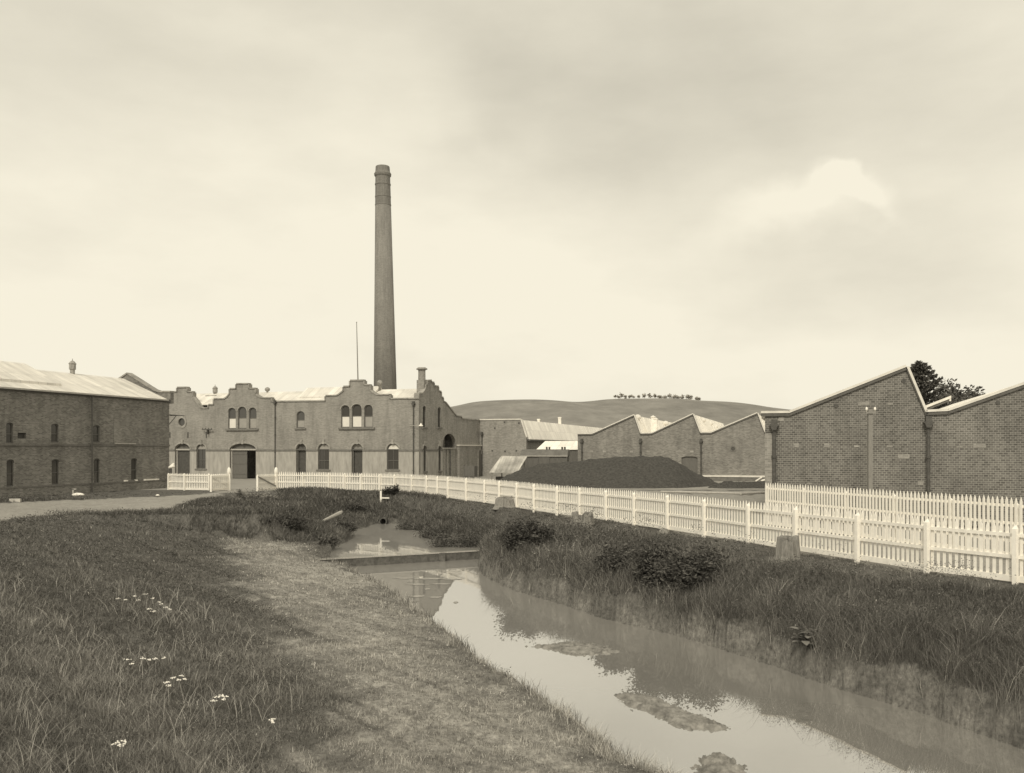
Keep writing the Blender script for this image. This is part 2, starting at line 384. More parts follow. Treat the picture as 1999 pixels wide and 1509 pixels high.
t0, t1, z0, zs, r = ops['door_a']; slab(MB(), FM, t0+.14, t1-.14, .1, zs-.08, -.33, -.27).build('door', M['dark'], mill, label='wide dark door under arched fanlight')
for k in ('door_b', 'door_c'):
    t0, t1, z0, zs, r = ops[k]; slab(MB(), FM, t0+.14, t1-.14, .1, zs-.08, -.39, -.35).build('door', M['dark'], mill)
# dark floor and partition inside so that the open cart door looks into a room
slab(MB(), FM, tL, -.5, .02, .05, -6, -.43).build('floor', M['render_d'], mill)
# oculus
mb = MB()
for k in range(16):
    a0, a1 = 2*math.pi*k/16, 2*math.pi*(k+1)/16
    mb.prism([FM.pt(oc+q*math.cos(a), oz+q*math.sin(a), .001) for a, q in ((a0, orr), (a0, orr+.22), (a1, orr+.22), (a1, orr))], FM.n*.06)
w = mb.build('round_window', M['coping'], mill)
MB().poly([FM.pt(oc+orr*math.cos(2*math.pi*k/16), oz+orr*math.sin(2*math.pi*k/16), -.12) for k in range(16)]).build('pane', M['glass'], w)
# wall-tie plates and bracket on the left part of the facade
for xx in (332, 367, 403):
    t, z = px(xx, 849); slab(MB(), FM, t-.06, t+.06, z-.3, z+.3, .0, .06).build('tie_plate', M['iron'], mill)
t, z = px(408, 838.5); mb = MB(); slab(mb, FM, t-.62, t+.62, z-.04, z+.05, .3, .38); slab(mb, FM, t-.05, t+.05, z-.5, z, .05, .34)
for q in (-.55, -.2, .2, .55): mb.tube(FM.pt(t+q, z+.05, .34), FM.pt(t+q, z+.17, .34), .04)
mb.build('wire_bracket', M['iron'], mill)
downpipe(FM, mill, FM.t(538), .1, px(538, 789)[1], .055, .3); downpipe(FM, mill, FM.t(808), .1, px(808, 792)[1], .06, .32)
# roof of the range: eave on the facade, ridge 3.2 m behind
ez, rz, rd = 7.98, 9.32, 3.25
prof = [(-.42, ez), (-rd, rz), (-2*rd-.2, ez), (-2*rd-.2, ez-.08), (-rd, rz-.1), (-.42, ez-.1)]
MB().prism([FM.pt(tL-6, z, o) for o, z in prof], FM.u*(-tL+6-.35)).build('roof', M['roof'], mill)
tl2, tr2 = FM.shift(-rd).t(600), FM.shift(-rd).t(742)
pr2 = [(-1.5, 8.62), (-rd, 9.68), (-5, 8.62), (-5, 8.5), (-rd, 9.4), (-1.5, 8.5)]
MB().prism([FM.pt(tl2, z, o) for o, z in pr2], FM.u*(tr2-tl2)).build('ridge_monitor', M['roof'], mill)
# second roof behind the left gables
MB().prism([FM.pt(FM.t(368), z, o) for o, z in ((-.42, 7.38), (-4.5, 9.25), (-8.5, 7.2))], FM.u*6.0).build('roof', M['roof'], mill)
def ventilator(fr, par, t, z, o, s, name='roof_ventilator', sq=True, mat='cowl'):
    c = fr.pt(t, z, o)
    pr = [(.30*s, -.4*s), (.30*s, .35*s), (.42*s, .42*s), (.42*s, 1.05*s), (.5*s, 1.1*s), (.28*s, 1.38*s), (.06*s, 1.5*s), (.03*s, 1.75*s)]
    return MB().lathe(c, pr, 8).build(name, M[mat], par)
Fr = FM.shift(-3.2)
t, z = Fr.px(420, 772); ventilator(FM, mill, t, z+.05, -3.2, .66)
mb = MB(); slab(mb, FM, t-.75, t+.6, z-.45, z-.02, -3.7, -2.5); mb.build('ventilator_base', M['coping'], mill)
t, z = Fr.px(522, 768); MB().lathe(FM.pt(t, z, -3.2), [(.1, -.3), (.1, .2), (.25, .3), (.3, .45), (.22, .6), (.05, .68)], 12).build('roof_ventilator', M['cowl'], mill, True)
t, z = Fr.px(743, 757); MB().lathe(FM.pt(t, z, -3.0), [(.12, -.4), (.13, .25), (.26, .35), (.28, .55), (.2, .72), (.05, .78)], 12).build('roof_ventilator', M['cowl'], mill, True)
# end wall (faces right)
pe = FE.px
gt = [(0, pe(819, 778.6)[1]), pe(819.4, 769.5), pe(824, 769), pe(828, 764.5), pe(831, 758), pe(831.3, 752), pe(834.5, 751.6), pe(834.5, 744), pe(839, 743.4), pe(841.5, 743.4), pe(841.5, 747), pe(846.5, 747.5), pe(846.8, 754), pe(855, 755), pe(855.5, 764), pe(860.5, 765.5), pe(861, 776), pe(864.5, 777), pe(865, 784.5), pe(869.5, 786.5), pe(879, 798.5), pe(890.5, 812.5), pe(900.5, 814), pe(900.8, 818), pe(936, 821.2)]
gt[1] = (.02, gt[1][1]); gt[2] = (max(gt[2][0], .5), gt[2][1])
tE = gt[-1][0]
lanc = [grp2 for grp2 in []]
def gE(x0, x1, yb, ys, yt):
    t0, z0 = pe(x0, yb); t1, _ = pe(x1, yb); xc = (x0+x1)/2; zs = pe(xc, ys)[1]; return t0, t1, z0, zs, pe(xc, yt)[1]-zs
L = [gE(825.4, 831.6, 833.7, 797, 792.4), gE(854.8, 860.8, 834, 799.5, 794.8), gE(826, 831.6, 920, 876, 869.6), gE(855.4, 860.8, 919, 876, 870)]
arc = (pe(869.6, 0)[0]-.75, pe(889.8, 0)[0], .06, pe(885, 868)[1], 0); arc = arc[:4]+(pe(880, 846.5)[1]-arc[3],)
hE = [arch(*q) for q in L] + [arch(*arc)]
wall(MB(), FE, [(0.43, 0), (tE, 0), gt[-1]]+gt[::-1][1:-1]+[(0.43, gt[0][1])], hE, .4, 0).build('end_wall', M['brick_end'], mill)
strip(MB(), FE, [g for g in gt], .13, -.48, .09).build('coping', M['coping'], mill)
for q in L[:2]: window(FE, mill, *q, rec=.2, sill=True)
for q in L[2:]: window(FE, mill, *q, rec=.2, sill=True, hd=True)
last = .43
for a, b in ((L[2][0], L[2][1]), (L[3][0], L[3][1]), (arc[0], 0)):
    slab(MB(), FE, last, a, .05, zs_-.12, .0015, .05).build('rendered_dado', M['render'], mill); slab(MB(), FE, last, a, zs_-.118, zs_+.06, .0015, .1).build('string_course', M['render_d'], mill); last = b
# lightened pier and pipes beside the archway, half-height wing wall with arched doorway
slab(MB(), FE, arc[0]-.3, arc[1]+.3, 5.28, 5.4, -4.0, -.41).build('archway_ceiling', M['fascia'], mill)
mb = MB(); slab(mb, FE, arc[0]+.03, arc[0]+.85, .05, 3.2, -.3, -.02); slab(mb, FE, arc[0]+1.2, arc[1]-.05, .05, 3.15, -.3, -.02)
mb.build('archway_infill', M['brick_pier'], mill); slab(MB(), FE, arc[0]+.02, arc[1]-.03, 3.16, 3.32, -.32, .12).build('lintel', M['coping'], mill)
slab(MB(), FE, arc[0]+.80, arc[0]+.9, 3.33, 4.9, -.3, -.2).build('mullion', M['coping'], mill)
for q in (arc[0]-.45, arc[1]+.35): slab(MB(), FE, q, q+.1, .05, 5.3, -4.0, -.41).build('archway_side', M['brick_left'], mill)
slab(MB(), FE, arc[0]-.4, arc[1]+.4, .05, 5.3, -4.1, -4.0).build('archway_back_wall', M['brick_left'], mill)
downpipe(FE, mill, FE.t(877.3), .1, 3.15, .06, None, .1)
tw0, tw1 = FE.t(892), FE.t(935); zt = pe(915, 870.6)[1]
slab(MB(), FE, tw0+.0, tw1, .0, zt, .002, .3).build('buttress_wall', M['brick_end'], mill); slab(MB(), FE, tw0-.1+.0, tw1, zt+.001, zt+.13, .0, .4).build('coping', M['coping_l'], mill)
t0, t1 = FE.t(929), FE.t(934.5)
mb = MB(); hood(mb, FE.shift(.3), t0, t1, pe(931, 886)[1], .4, .2, .06, key=False); slab(mb, FE, t0-.22, t0-.02, .05, pe(931, 886)[1], .3, .38)
mb.build('arch_moulding', M['coping'], mill); MB().prism([FE.pt(a, b, .303) for a, b in arch(t0, t1, .05, pe(931, 886)[1], .4)], FE.n*.02).build('door', M['door'], mill)
# small chimney on the end gable
cc = FE.pt(1.75, 0, -.45); mb = MB(); mb.cbox(cc.x, cc.y, 8.6, .78, .78, 1.45, -.317); mb.lathe((cc.x, cc.y, 0), [(.37, 10.0), (.36, 11.0), (.42, 11.08), (.56, 11.12), (.56, 11.2), (.4, 11.32)], 12)
mb.build('chimney_stack', M['brick_end'], mill)
# swan-neck lamp on the corner
tl, zl = px(808, 831); mb = MB().tube(FM.pt(-.9, zl, .1), FM.pt(.45, zl+.02, .5), .025); lo = mb.build('wall_lamp', M['framew'], mill)
pp = FM.pt(.45, zl, .5); MB().lathe(pp, [(.24, -.06), (.2, .02), (.06, .12), (.05, .22)], 12).build('lamp_shade', M['white'], lo, True)
# body behind (keeps the sky out of the arches)
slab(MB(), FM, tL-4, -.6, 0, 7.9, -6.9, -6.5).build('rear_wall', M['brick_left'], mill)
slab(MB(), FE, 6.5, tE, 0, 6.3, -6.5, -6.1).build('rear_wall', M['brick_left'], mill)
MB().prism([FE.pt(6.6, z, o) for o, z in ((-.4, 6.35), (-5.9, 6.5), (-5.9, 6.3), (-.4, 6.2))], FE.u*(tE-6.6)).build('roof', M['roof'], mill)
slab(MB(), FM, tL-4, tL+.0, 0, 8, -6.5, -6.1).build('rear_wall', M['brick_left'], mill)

# flagpole and great chimney
FG = FM.shift(-.9); t, z = FG.px(699.5, 750); b = FG.pt(t, z-1.2); tp = FG.pt(FG.t(696.2), FG.px(696.2, 630)[1])
mb = MB().tube(b, tp, .075, .035); mb.lathe(tp, [(.03, 0), (.07, .05), (.02, .1)], 8)
single(mb, 'flagpole', M['pole'], tuple(b), 'bare thin flagpole rising behind the taller middle gable', 'flagpole')
D = 112.; cxw = (754-CX)/FPX*D; k = D/FPX; ztop = CH+(HY-325)*k; lean = ((748.6-754)*k)/(ztop-9)
rb = 22.2*k; rt = 14.0*k
def rr(z): return rb+(rt-rb)*((z-9)/(ztop-9))
def zy(y): return CH+(HY-y)*k
prof = [(rr(0)+.05, 0), (rr(zy(402)), zy(402)), (rr(zy(400))+.03, zy(401.5)), (rr(zy(398))+.03, zy(399.5)), (rr(zy(397)), zy(399)), (rr(zy(386)), zy(386)), (rr(zy(386))+.03, zy(385.5)), (rr(zy(384))+.03, zy(383.5)), (rr(zy(383)), zy(383)),
        (rr(zy(362)), zy(362)), (rr(zy(362))+.05, zy(361.5)), (rr(zy(359))+.05, zy(359)), (rr(zy(358)), zy(358.5)), (rr(zy(346)), zy(346)), (rr(zy(344))+.12, zy(343.5)), (rr(zy(340))+.16, zy(340)), (rr(zy(337))+.05, zy(337)), (rr(zy(335)), zy(335)), (rr(zy(327))-.03, zy(326)), (rr(zy(325))-.08, zy(325)), (.7, zy(324.6)), (.65, zy(327.5))]
ch = thing('factory_chimney', 'very tall tapering round brick chimney with banded cap', 'chimney', (cxw, D, 0))
M['soot'] = brick('sooty_cap_brick', .195, .23, .15, .1)
so = MB().lathe((cxw, D, 0), prof[:2], 40, (lean, 0)).build('shaft', M['stack'], ch, True)
lx = lean*(prof[1][1])
cp_ = MB().lathe((cxw+lx, D, 0), prof[1:-1], 40, (lean, 0)).build('cap', M['soot'], ch)
# cylindrical mapping so brick courses run round the shaft
me = so.data
for pl in me.polygons:
    an = [math.atan2(me.vertices[me.loops[i].vertex_index].co.y, me.vertices[me.loops[i].vertex_index].co.x) for i in pl.loop_indices]
    if max(an)-min(an) > math.pi: an = [a+2*math.pi if a < 0 else a for a in an]
    for li, a in zip(pl.loop_indices, an): me.uv_layers[0].data[li].uv = (a*2.0, me.vertices[me.loops[li].vertex_index].co.z)

# =================================================================== LEFT BUILDING
B = Vector((-28.1, 73.5, 0)); FL = F(B, V); pl_ = FL.px
FB = F(B, U)                                   # gable plane direction
store = thing('store_building', 'dark two-storey brick store with stained iron roof and small windows', 'building', tuple(B))
eL, rL, hw, tN = 7.22, 9.02, 4.2, -34.0
def gL(x0, x1, yb, ys, rise=.12):
    t0, z0 = pl_(x0, yb); t1, _ = pl_(x1, yb); return t0, t1, z0, pl_((x0+x1)/2, ys)[1]-rise, rise
WL = [gL(100, 114.5, 863.5, 827), gL(181.5, 194.5, 863.5, 830), gL(101, 115.5, 946, 896.5), gL(183, 194.5, 943.5, 895.5), gL(256, 267.5, 937.5, 894.5), gL(12, 26, 865, 825), gL(13, 27.5, 950, 897), gL(-70, -52, 865, 818), gL(-70, -52, 962, 898)]
vt = (pl_(34.5, 856), pl_(51, 845)); vent = [(vt[0][0], vt[0][1]), (vt[1][0], vt[0][1]), (vt[1][0], vt[1][1]), (vt[0][0], vt[1][1])]
wall(MB(), FL, [(tN, 0), (0, 0), (0, eL), (tN, eL)], [arch(*q) for q in WL]+[vent], .35).build('side_wall', M['brick_left'], store)
for q in WL: window(FL, store, *q, rec=.14, bars=(q[2]+(q[3]-q[2])*.5,), sill=True)
slab(MB(), FL, vent[0][0], vent[1][0], vent[0][1], vent[2][1], -.3, -.2).build('vent', M['dark'], store)
zpl = pl_(250, 942)[1]; slab(MB(), FL, tN, 0.0, 0, zpl, .002, .10).build('plinth', M['brick_left'], store)
slab(MB(), FL, tN, .02, zpl+.002, zpl+.1, -.001, .13).build('plinth_cap', M['sill'], store)
mb = MB()
for x0, x1 in ((280, 301), (303, 308), (241, 247), (262, 266)): slab(mb, FL, FL.t(x0), FL.t(x1), zpl+.1, zpl+.2, .02, .15)
mb.build('limewashed_ledge', M['white'], store)
zc = pl_(200, 869)[1]; slab(MB(), FL, tN, .02, zc-.07, zc+.07, .002, .07).build('string_course', M['sill'], store)
slab(MB(), FL, tN, .02, eL-.22, eL+.0, .002, .12).build('eaves_band', M['fascia'], store)
# bricked-up arched opening with pale sill
t0, z0 = pl_(222, 867); t1, _ = pl_(262.5, 867); zt2 = pl_(242, 801)[1]
M['brick_patch'] = brick('newer_brick', .245, .35, .25, .15)
MB().prism([FL.pt(a, b, .0015) for a, b in arch(t0+.0, t1, z0+.1, zt2-.5, .5)], FL.n*.025).build('bricked_up_opening', M['brick_patch'], store)
slab(MB(), FL, t0, t1, z0+.0, z0+.09, .07, .16).build('sill', M['framew'], store)
downpipe(FL, store, FL.t(175.5), .05, eL-.2, .06, None, .2)
# roof
def roofprof(o): return [FL.pt(tN, z, q) for q, z in o]
MB().prism(roofprof([(.22, eL-.02), (-hw, rL), (-2*hw-.2, eL), (-2*hw-.2, eL-.1), (-hw, rL-.1), (.22, eL-.11)]), FL.u*(-tN-.42)).build('roof', M['roof'], store)
tr = -10.3
MB().prism([FL.pt(tN, z, q) for q, z in ((-.9-.0, eL+.62), (-hw, rL+.36), (-2*hw, eL+.4), (-2*hw, eL-.1), (-hw, rL-.2), (-.9, eL+.2))][0:6], FL.u*(tr-tN)).build('raised_roof', M['roof'], store)
slab(MB(), FL, tN, -.42, eL-.12, eL-.01, .2, .3).build('gutter', M['framew'], store)
# far gable wall with parapet
gz = [(-2*hw, eL-.3), (-2*hw, eL+.5), (-2*hw+1.0, eL+.55), (-hw-.0, rL+.42), (-1.55, eL+.78), (-1.0, eL+.62), (.12, eL+.60), (.12, eL-.3)]
wall(MB(), FB, [(-2*hw, 0), (-.352, 0), (-.352, eL-.3), (.12, eL-.3), (.12, eL+.6)]+[(a, b) for a, b in gz[::-1][2:-1]]+[(-2*hw, eL-.3)], [], .4, .0).build('gable_wall', M['brick_left'], store)
strip(MB(), FB, gz[1:-1], .13, -.48, .08).build('coping', M['coping'], store)
slab(MB(), FL, tN, -.4, 0, eL-.2, -2*hw, -2*hw+.3).build('rear_wall', M['brick_left'], store)
t, z = FL.shift(-hw).px(141.5, 733); ventilator(FL, store, t, rL+.05, -hw, .62, mat='cowl')
MB().tube(FL.pt(-.05, pl_(329, 811)[1], .1), FL.pt(-.05, pl_(329, 811)[1]-.0, 1.0), .04).tube(FL.pt(-.05, pl_(329, 828)[1], .05), FL.pt(-.05, pl_(329, 811)[1], .75), .03).tube(FL.pt(-1.0, pl_(329, 810.5)[1], .75), FL.pt(.9, pl_(329, 811)[1], .75), .035).build('wire_bracket', M['iron'], store)

# =================================================================== WEAVING SHED BEHIND (right of the end wall)
S0 = FE.pt(tE, 0, .0); FS = F(S0, U); ps = FS.px
shed = thing('weaving_shed', 'brick shed with level parapet and long bright roof running back', 'building', tuple(S0))
zt = ps(1016, 819.6)[1]; a1 = ps(1016.5, 819.6); a2 = ps(1026.5, 854); zb = a2[1]
wall(MB(), FS, [(.0, 0), (a2[0]+.05, 0), (a2[0]+.05, zb), (a1[0], zt), (.0, zt)], [], .4).build('front_wall', M['brick_end'], shed)
strip(MB(), FS, [(0, zt), (a1[0], zt), (a2[0]+.05, zb)], .14, -.45, .08).build('coping', M['coping_l'], shed)
LR = 62.0
MB().prism([FS.pt(t, z, -.42) for t, z in ((.0, zt-.1), (a1[0], zt), (a2[0]+.3, zb-.15), (a2[0]+.3, zb-.28), (a1[0]-.1, zt-.3), (0, zt-.3))], -FS.n*LR).build('roof', M['roof_b'], shed)
FS2 = F(FS.pt(a2[0]+.05, 0, 0), V)
slab(MB(), FS2, .42, LR, 0, zb-.2, -.35, 0).build('side_wall', M['brick_mid'], shed); slab(MB(), FS2, .4, LR, zb-.42, zb-.22, .003, .32).build('eaves_band', M['fascia'], shed)
mb = MB()
for x, y in ((940, 848), (966, 836), (961, 880), (986, 881), (985, 824), (1013, 826), (1008, 880)):
    t, z = ps(x, y); slab(mb, FS, t-.09, t+.09, z-.09, z+.09, .001, .03)
mb.build('air_brick', M['dark'], shed)
downpipe(FS, shed, .35, .1, ps(938, 850)[1], .06, .3)
for x0, x1, y0, y1 in ((1049.5, 1054, 831, 820), (1090.3, 1095.6, 833, 816.3)):
    xm = (x0+x1)/2; Fk = FS2.shift(-1.2); t, z = Fk.px(xm, y0); w_ = (x1-x0)/FPX*Fk.pt(t, 0).y
    p_ = Fk.pt(t, z); h_ = (y0-y1)/FPX*p_.y
    mb = MB().cbox(p_.x, p_.y, z-1.6, w_, w_, h_+1.6, -.3); mb.cbox(p_.x, p_.y, z+h_-.01, w_*1.25, w_*1.25, .15, -.3)
    mb.build('flue', M['stack_p'], shed)
# low white-roofed shed in front of the weaving shed's side
FT = F(Vector(((1049-CX)/FPX*97, 97, 0)), U); t1 = FT.t(1140)
leant = thing('lean_to', 'low building with a bright white roof between wagon and shed', 'lean-to', tuple(FT.pt(0, 0, 0)))
zA, zB = FT.px(1049, 878)[1], FT.shift(-2.2).px(1060, 862)[1]
MB().prism([FT.pt(-.05, zA, .15), FT.pt(t1, zA, .15), FT.pt(t1, zB, -2.2), FT.pt(.25, zB, -2.2)], (0, 0, .06)).build('roof', M['roof_b'], leant)
slab(MB(), FT, 0, t1, 0, zA-.02, -.2, 0).build('wall', M['wagon'], leant)

# =================================================================== SAWTOOTH BUILDINGS
def sawtooth(name, label, org, pts, depth, mat, pipes, zgnd=0.0, more=None, holes=(), wx=None):
    fr = F(org, U); p = [fr.px(*q) for q in pts]
    if more: p = p + more(fr, p)
    b = thing(name, label, 'building', tuple(fr.pt(p[0][0], 0)))
    t0, t1 = p[0][0], p[-1][0]
    tw = fr.t(wx) if wx else t0
    wall(MB(), fr, [(tw, 0), (t1, 0)]+p[::-1][:-1]+[(tw, p[0][1])], [h(fr) for h in holes], .36).build('front_wall', mat, b)
    strip(MB(), fr, p, .10, -.42, .12).build('roof_edge', M['coping_l'], b)
    dn = [(a, z-.13) for a, z in p]; strip(MB(), fr, dn, .128, .003, .09).build('bargeboard', M['fascia'], b)
    lo = [(a, z-.22) for a, z in p[::-1]]
    MB().prism([fr.pt(a, z, -.38) for a, z in [(q, w-.02) for q, w in p]+lo], -fr.n*depth).build('roof', M['roof_b'], b)
    slab(MB(), F(fr.pt(tw, 0), V), .37, depth, 0, p[0][1]-.25, 0.0, .3).build('side_wall', mat, b)
    slab(MB(), fr, t0, t1, 0, 4.4, -depth-.3, -depth).build('rear_wall', mat, b)
    return fr, b, p
# middle building
FQ = Vector(((1367-CX)/FPX*90, 90, 0))
dpx = lambda fr: [fr.px(1330.3, 928), fr.px(1361.7, 928), fr.px(1361.7, 893.2), fr.px(1354, 891), fr.px(1338, 891), fr.px(1330.3, 893.2)]
fm, mid, pm = sawtooth('sawtooth_mill', 'three-gabled sawtooth brick mill behind the coal heap', FQ,
    [(1127.8, 847.5), (1156, 847.2), (1237.6, 810.5), (1250.3, 846.5), (1272.8, 846), (1353, 808.5), (1367, 845), (1388, 844.8), (1478.5, 806.4), (1492.5, 844), (1515, 843.5), (1600, 804), (1614, 843)], 34, M['brick_mid'], (), holes=(dpx,))
for x in (1136.5, 1251, 1369): downpipe(fm, mid, fm.t(x), .1, fm.px(x, 864)[1], .085, .30, .14)
zd = fm.px(1345, 928)[1]
slab(MB(), fm, fm.t(1362), fm.t(1614), 0, zd-.12, .003, .3).build('plinth', M['render_d'], mid); slab(MB(), fm, fm.t(1362), fm.t(1614), zd-.118, zd+.05, .001, .36).build('plinth_ledge', M['coping_l'], mid)
slab(MB(), fm, fm.t(1330.3), fm.t(1361.7), zd, fm.px(1345, 891)[1], -.3, -.15).build('door', M['door'], mid, label='grey double door beside the heap')
t, z = fm.px(1431, 876); mb = MB()
for k_ in range(16):
    a0, a1_ = 2*math.pi*k_/16, 2*math.pi*(k_+1)/16
    mb.prism([fm.pt(t+q*math.cos(a), z+q*math.sin(a), .001) for a, q in ((a0, .2), (a0, .31), (a1_, .31), (a1_, .2))], fm.n*.05)
w = mb.build('round_vent', M['sill'], mid); MB().prism([fm.pt(t+.2*math.cos(a), z+.2*math.sin(a), .002) for a in [2*math.pi*k_/16 for k_ in range(16)]], fm.n*.02).build('vent_flap', M['dark'], w)
mb = MB()
for x in (1154, 1180, 1207, 1233, 1265.5, 1293.5, 1322, 1350.5):
    t, z = fm.px(x, 881.3); slab(mb, fm, t-.17, t+.17, z-.1, z+.1, .001, .02)
mb.build('putlog_patch', M['coping'], mid)
def cowl(fr, par, x, y, back, s=.3):
    f2 = fr.shift(-back); t, z = f2.px(x, y); s_ = s
    MB().lathe(f2.pt(t, z), [(s_*.55, -1.2), (s_*.55, 0), (s_*1.0, .05), (s_*1.1, .25), (s_*.7, .45), (s_*.1, .52)], 12).build('roof_cowl', M['paleflue'], par, True)
for x, y, bk in ((1244.6, 818.5, 2.0), (1299.5, 829.5, 20), (1371, 824, 8), (1385.5, 830.5, 15.5), (1396, 836, 21.5)): cowl(fm, mid, x, y, bk, .36)
f2 = fm.shift(-4); mb = MB()
for x, yt_, w_ in ((1275, 815, .22), (1279.6, 819, .22)):
    t, z = f2.px(x, 845); zt_ = f2.px(x, yt_)[1]; mb.cbox(*f2.pt(t, z-.5), w_*1.6, .45, zt_-z+.5, -.317); mb.lathe(f2.pt(t, zt_), [(.3, 0), (.32, .05), (.03, .22)], 10)
mb.build('flue', M['stack_p'], mid)
# near right building
NQ = Vector(((1486-CX)/FPX*40, 40, 0))
def more(fr, p):
    per = fr.t(1806.2)-fr.t(1485.8)
    sl = [p[0], p[1], p[2]]; base = p[3][0]
    pk = (p[2][0]+per, p[2][1]-.0); return [pk, (p[3][0]+per, p[3][1]), (p[4][0]+per, p[4][1]), (p[2][0]+2*per, p[2][1]), (p[3][0]+2*per, p[3][1])]
fn, near, pn = sawtooth('sawtooth_mill', 'large near sawtooth brick mill behind the second picket fence', NQ,
    [(1485.5, 807), (1541, 806.3), (1769.5, 716.5), (1806.3, 804.5), (1851, 802.5)], 34.0, M['brick_right'], (), more=more, wx=1493.3)
for x, yy in ((1511.5, 839), (1811.5, 834)): downpipe(fn, near, fn.t(x), .1, fn.px(x, yy)[1], .085, .34, .16)
slab(MB(), fn, fn.t(1493.4), fn.t(1507.5), .0, fn.px(1500, 846)[1], .003, .10).build('pilaster', M['brick_pier'], near)
mb = MB()
for x, y in ((1768-4, 743), (1632, 792), (1948, 786)):
    t, z = fn.px(x, y); MB().prism([fn.pt(t+.09*math.cos(a), z+.09*math.sin(a), .001) for a in [2*math.pi*k_/12 for k_ in range(12)]], fn.n*.03).build('tie_rod_plate', M['iron'], near)
mb = MB(); rs = random.Random(4)
for x, y in ((1554, 871), (1614, 871), (1673, 871), (1737, 871), (1525, 820), (1686, 790), (1738, 789), (1764, 893), (1873, 872), (1797, 945), (1580, 944), (1912, 872)):
    t, z = fn.px(x, y); n_ = rs.choice((.11, .115, .23)); slab(MB(), fn, t-n_, t+n_, z-.04, z+.045*rs.choice((1, 3)), .001, .012).build('pale_brick_patch', M['brick_pier'], near)
# raised parapet strip on the second tooth, standing on the roof slope
fk = fn.shift(-33.0); ta, tb = fk.t(1802), fk.t(1857)
za, zb2 = fk.px(1802, 793.5)[1], fk.px(1857, 772)[1]
MB().prism([fk.pt(ta, za-.2), fk.pt(tb, zb2-.2), fk.pt(tb, zb2), fk.pt(ta, za)], -fk.n*.4).build('raised_parapet', M['coping_l'], near)
MB().prism([fk.pt(ta, za-.42, -.1), fk.pt(tb-.12, zb2-.42, -.1), fk.pt(tb-.12, zb2-.205, -.1), fk.pt(ta, za-.205, -.1)], -fk.n*.25).build('parapet_side', M['fascia'], near)
MB().prism([fk.pt(tb-.12, zb2-.42, -.05), fk.pt(tb, zb2-.42, -.05), fk.pt(tb, zb2-.205, -.05), fk.pt(tb-.12, zb2-.205, -.05)], -fk.n*.3).build('parapet_end', M['coping_l'], near)
# pole with insulators
f3 = fn.shift(2.2); t, z = f3.px(1698, 800); pb = f3.pt(t, 0)
pole = thing('service_pole', 'square weathered pole with two white insulators before the near mill', 'pole', tuple(pb))
MB().prism([(pb.x-.085, pb.y-.085, 0), (pb.x+.085, pb.y-.085, 0), (pb.x+.085, pb.y+.085, 0), (pb.x-.085, pb.y+.085, 0)], (0, 0, z)).build('post', M['pole'], pole)
MB().cbox(pb.x, pb.y-.1, z-.16, .42, .07, .07).build('crossarm', M['pole'], pole)
for s_ in (-.17, .17): MB().lathe((pb.x+s_, pb.y-.1, z-.09), [(.02, 0), (.02, .06), (.045, .07), (.05, .12), (.035, .18), (.01, .2)], 10).build('insulator', M['ceramic'], pole, True)

# =================================================================== TERRAIN
ZW, ZP = -1.9, -1.6
def wp(lst, z): return [gpx(x, y, z) for x, y in lst]
LE = wp([(668, 1106), (705, 1125), (750, 1147), (785, 1170), (818, 1196), (850, 1219), (900, 1255), (940, 1290), (1000, 1327), (1060, 1374), (1120, 1409), (1180, 1449), (1230, 1494)], ZW) + [(3.0, 12.9), (4.6, 9.5), (6.0, 5), (7.5, -6)]
RE = wp([(950, 1088), (932, 1104), (945, 1124), (985, 1145), (1040, 1164), (1090, 1176), (1140, 1196), (1200, 1212), (1300, 1236), (1380, 1258), (1450, 1280), (1500, 1296), (1560, 1318), (1620, 1340), (1700, 1362), (1800, 1392), (1900, 1428), (1985, 1458)], ZW) + [(10.2, 12.5), (11.4, 9.5), (12.5, 5), (14, -6)]
CREEK = np.array(LE + RE[::-1])
POND = np.array(wp([(652, 1094), (642, 1082), (652, 1068), (676, 1058), (690, 1050), (682, 1042), (694, 1034), (716, 1030), (722, 1025), (745, 1022), (775, 1022), (792, 1027), (812, 1029), (828, 1038), (852, 1041), (872, 1050), (900, 1052), (912, 1060), (945, 1068), (952, 1077)], ZP))
FPT = [(1985, 1139), (1813, 1117), (1677, 1095.6), (1556, 1076.5), (1463.5, 1061.5), (1377, 1047), (1305, 1035.5), (1239.6, 1025.5), (1184.5, 1017.5), (1133, 1010.5), (1089, 1004.3), (1043.8, 997.5), (1010, 992), (976, 986.5), (947, 982), (911, 977), (875.6, 972.5), (855, 970.2), (833.6, 968), (804.7, 965.6), (771, 963.4), (742.7, 962), (706, 960.6), (673, 959.6), (642.7, 958.8), (591.5, 957.6), (540, 956.6)]
FW = [gpx(x, y) for x, y in FPT]
FW = [(FW[0][0]+2*(FW[0][0]-FW[1][0]), FW[0][1]+2*(FW[0][1]-FW[1][1]))] + [FW[0]] + FW[1:]
FY = np.array([p[1] for p in FW]); FX = np.array([p[0] for p in FW]); o_ = np.argsort(FY); FY, FX = FY[o_], FX[o_]
def fence_x(y): return np.interp(y, np.concatenate([[-10], FY]), np.concatenate([[FX[0]+13], FX]))
def sdist(P, poly):
    a = poly; b = np.roll(poly, -1, 0); d = np.full(len(P), 1e9); ins = np.zeros(len(P), bool)
    for p, q in zip(a, b):
        e = q-p; w = P-p; t = np.clip((w@e)/(e@e+1e-9), 0, 1); dd = w-t[:, None]*e; d = np.minimum(d, (dd**2).sum(1))
        c = ((p[1] > P[:, 1]) != (q[1] > P[:, 1])); ins ^= c & (P[:, 0] < (q[0]-p[0])*(P[:, 1]-p[1])/(q[1]-p[1]+1e-12)+p[0])
    return np.where(ins, -np.sqrt(d), np.sqrt(d))
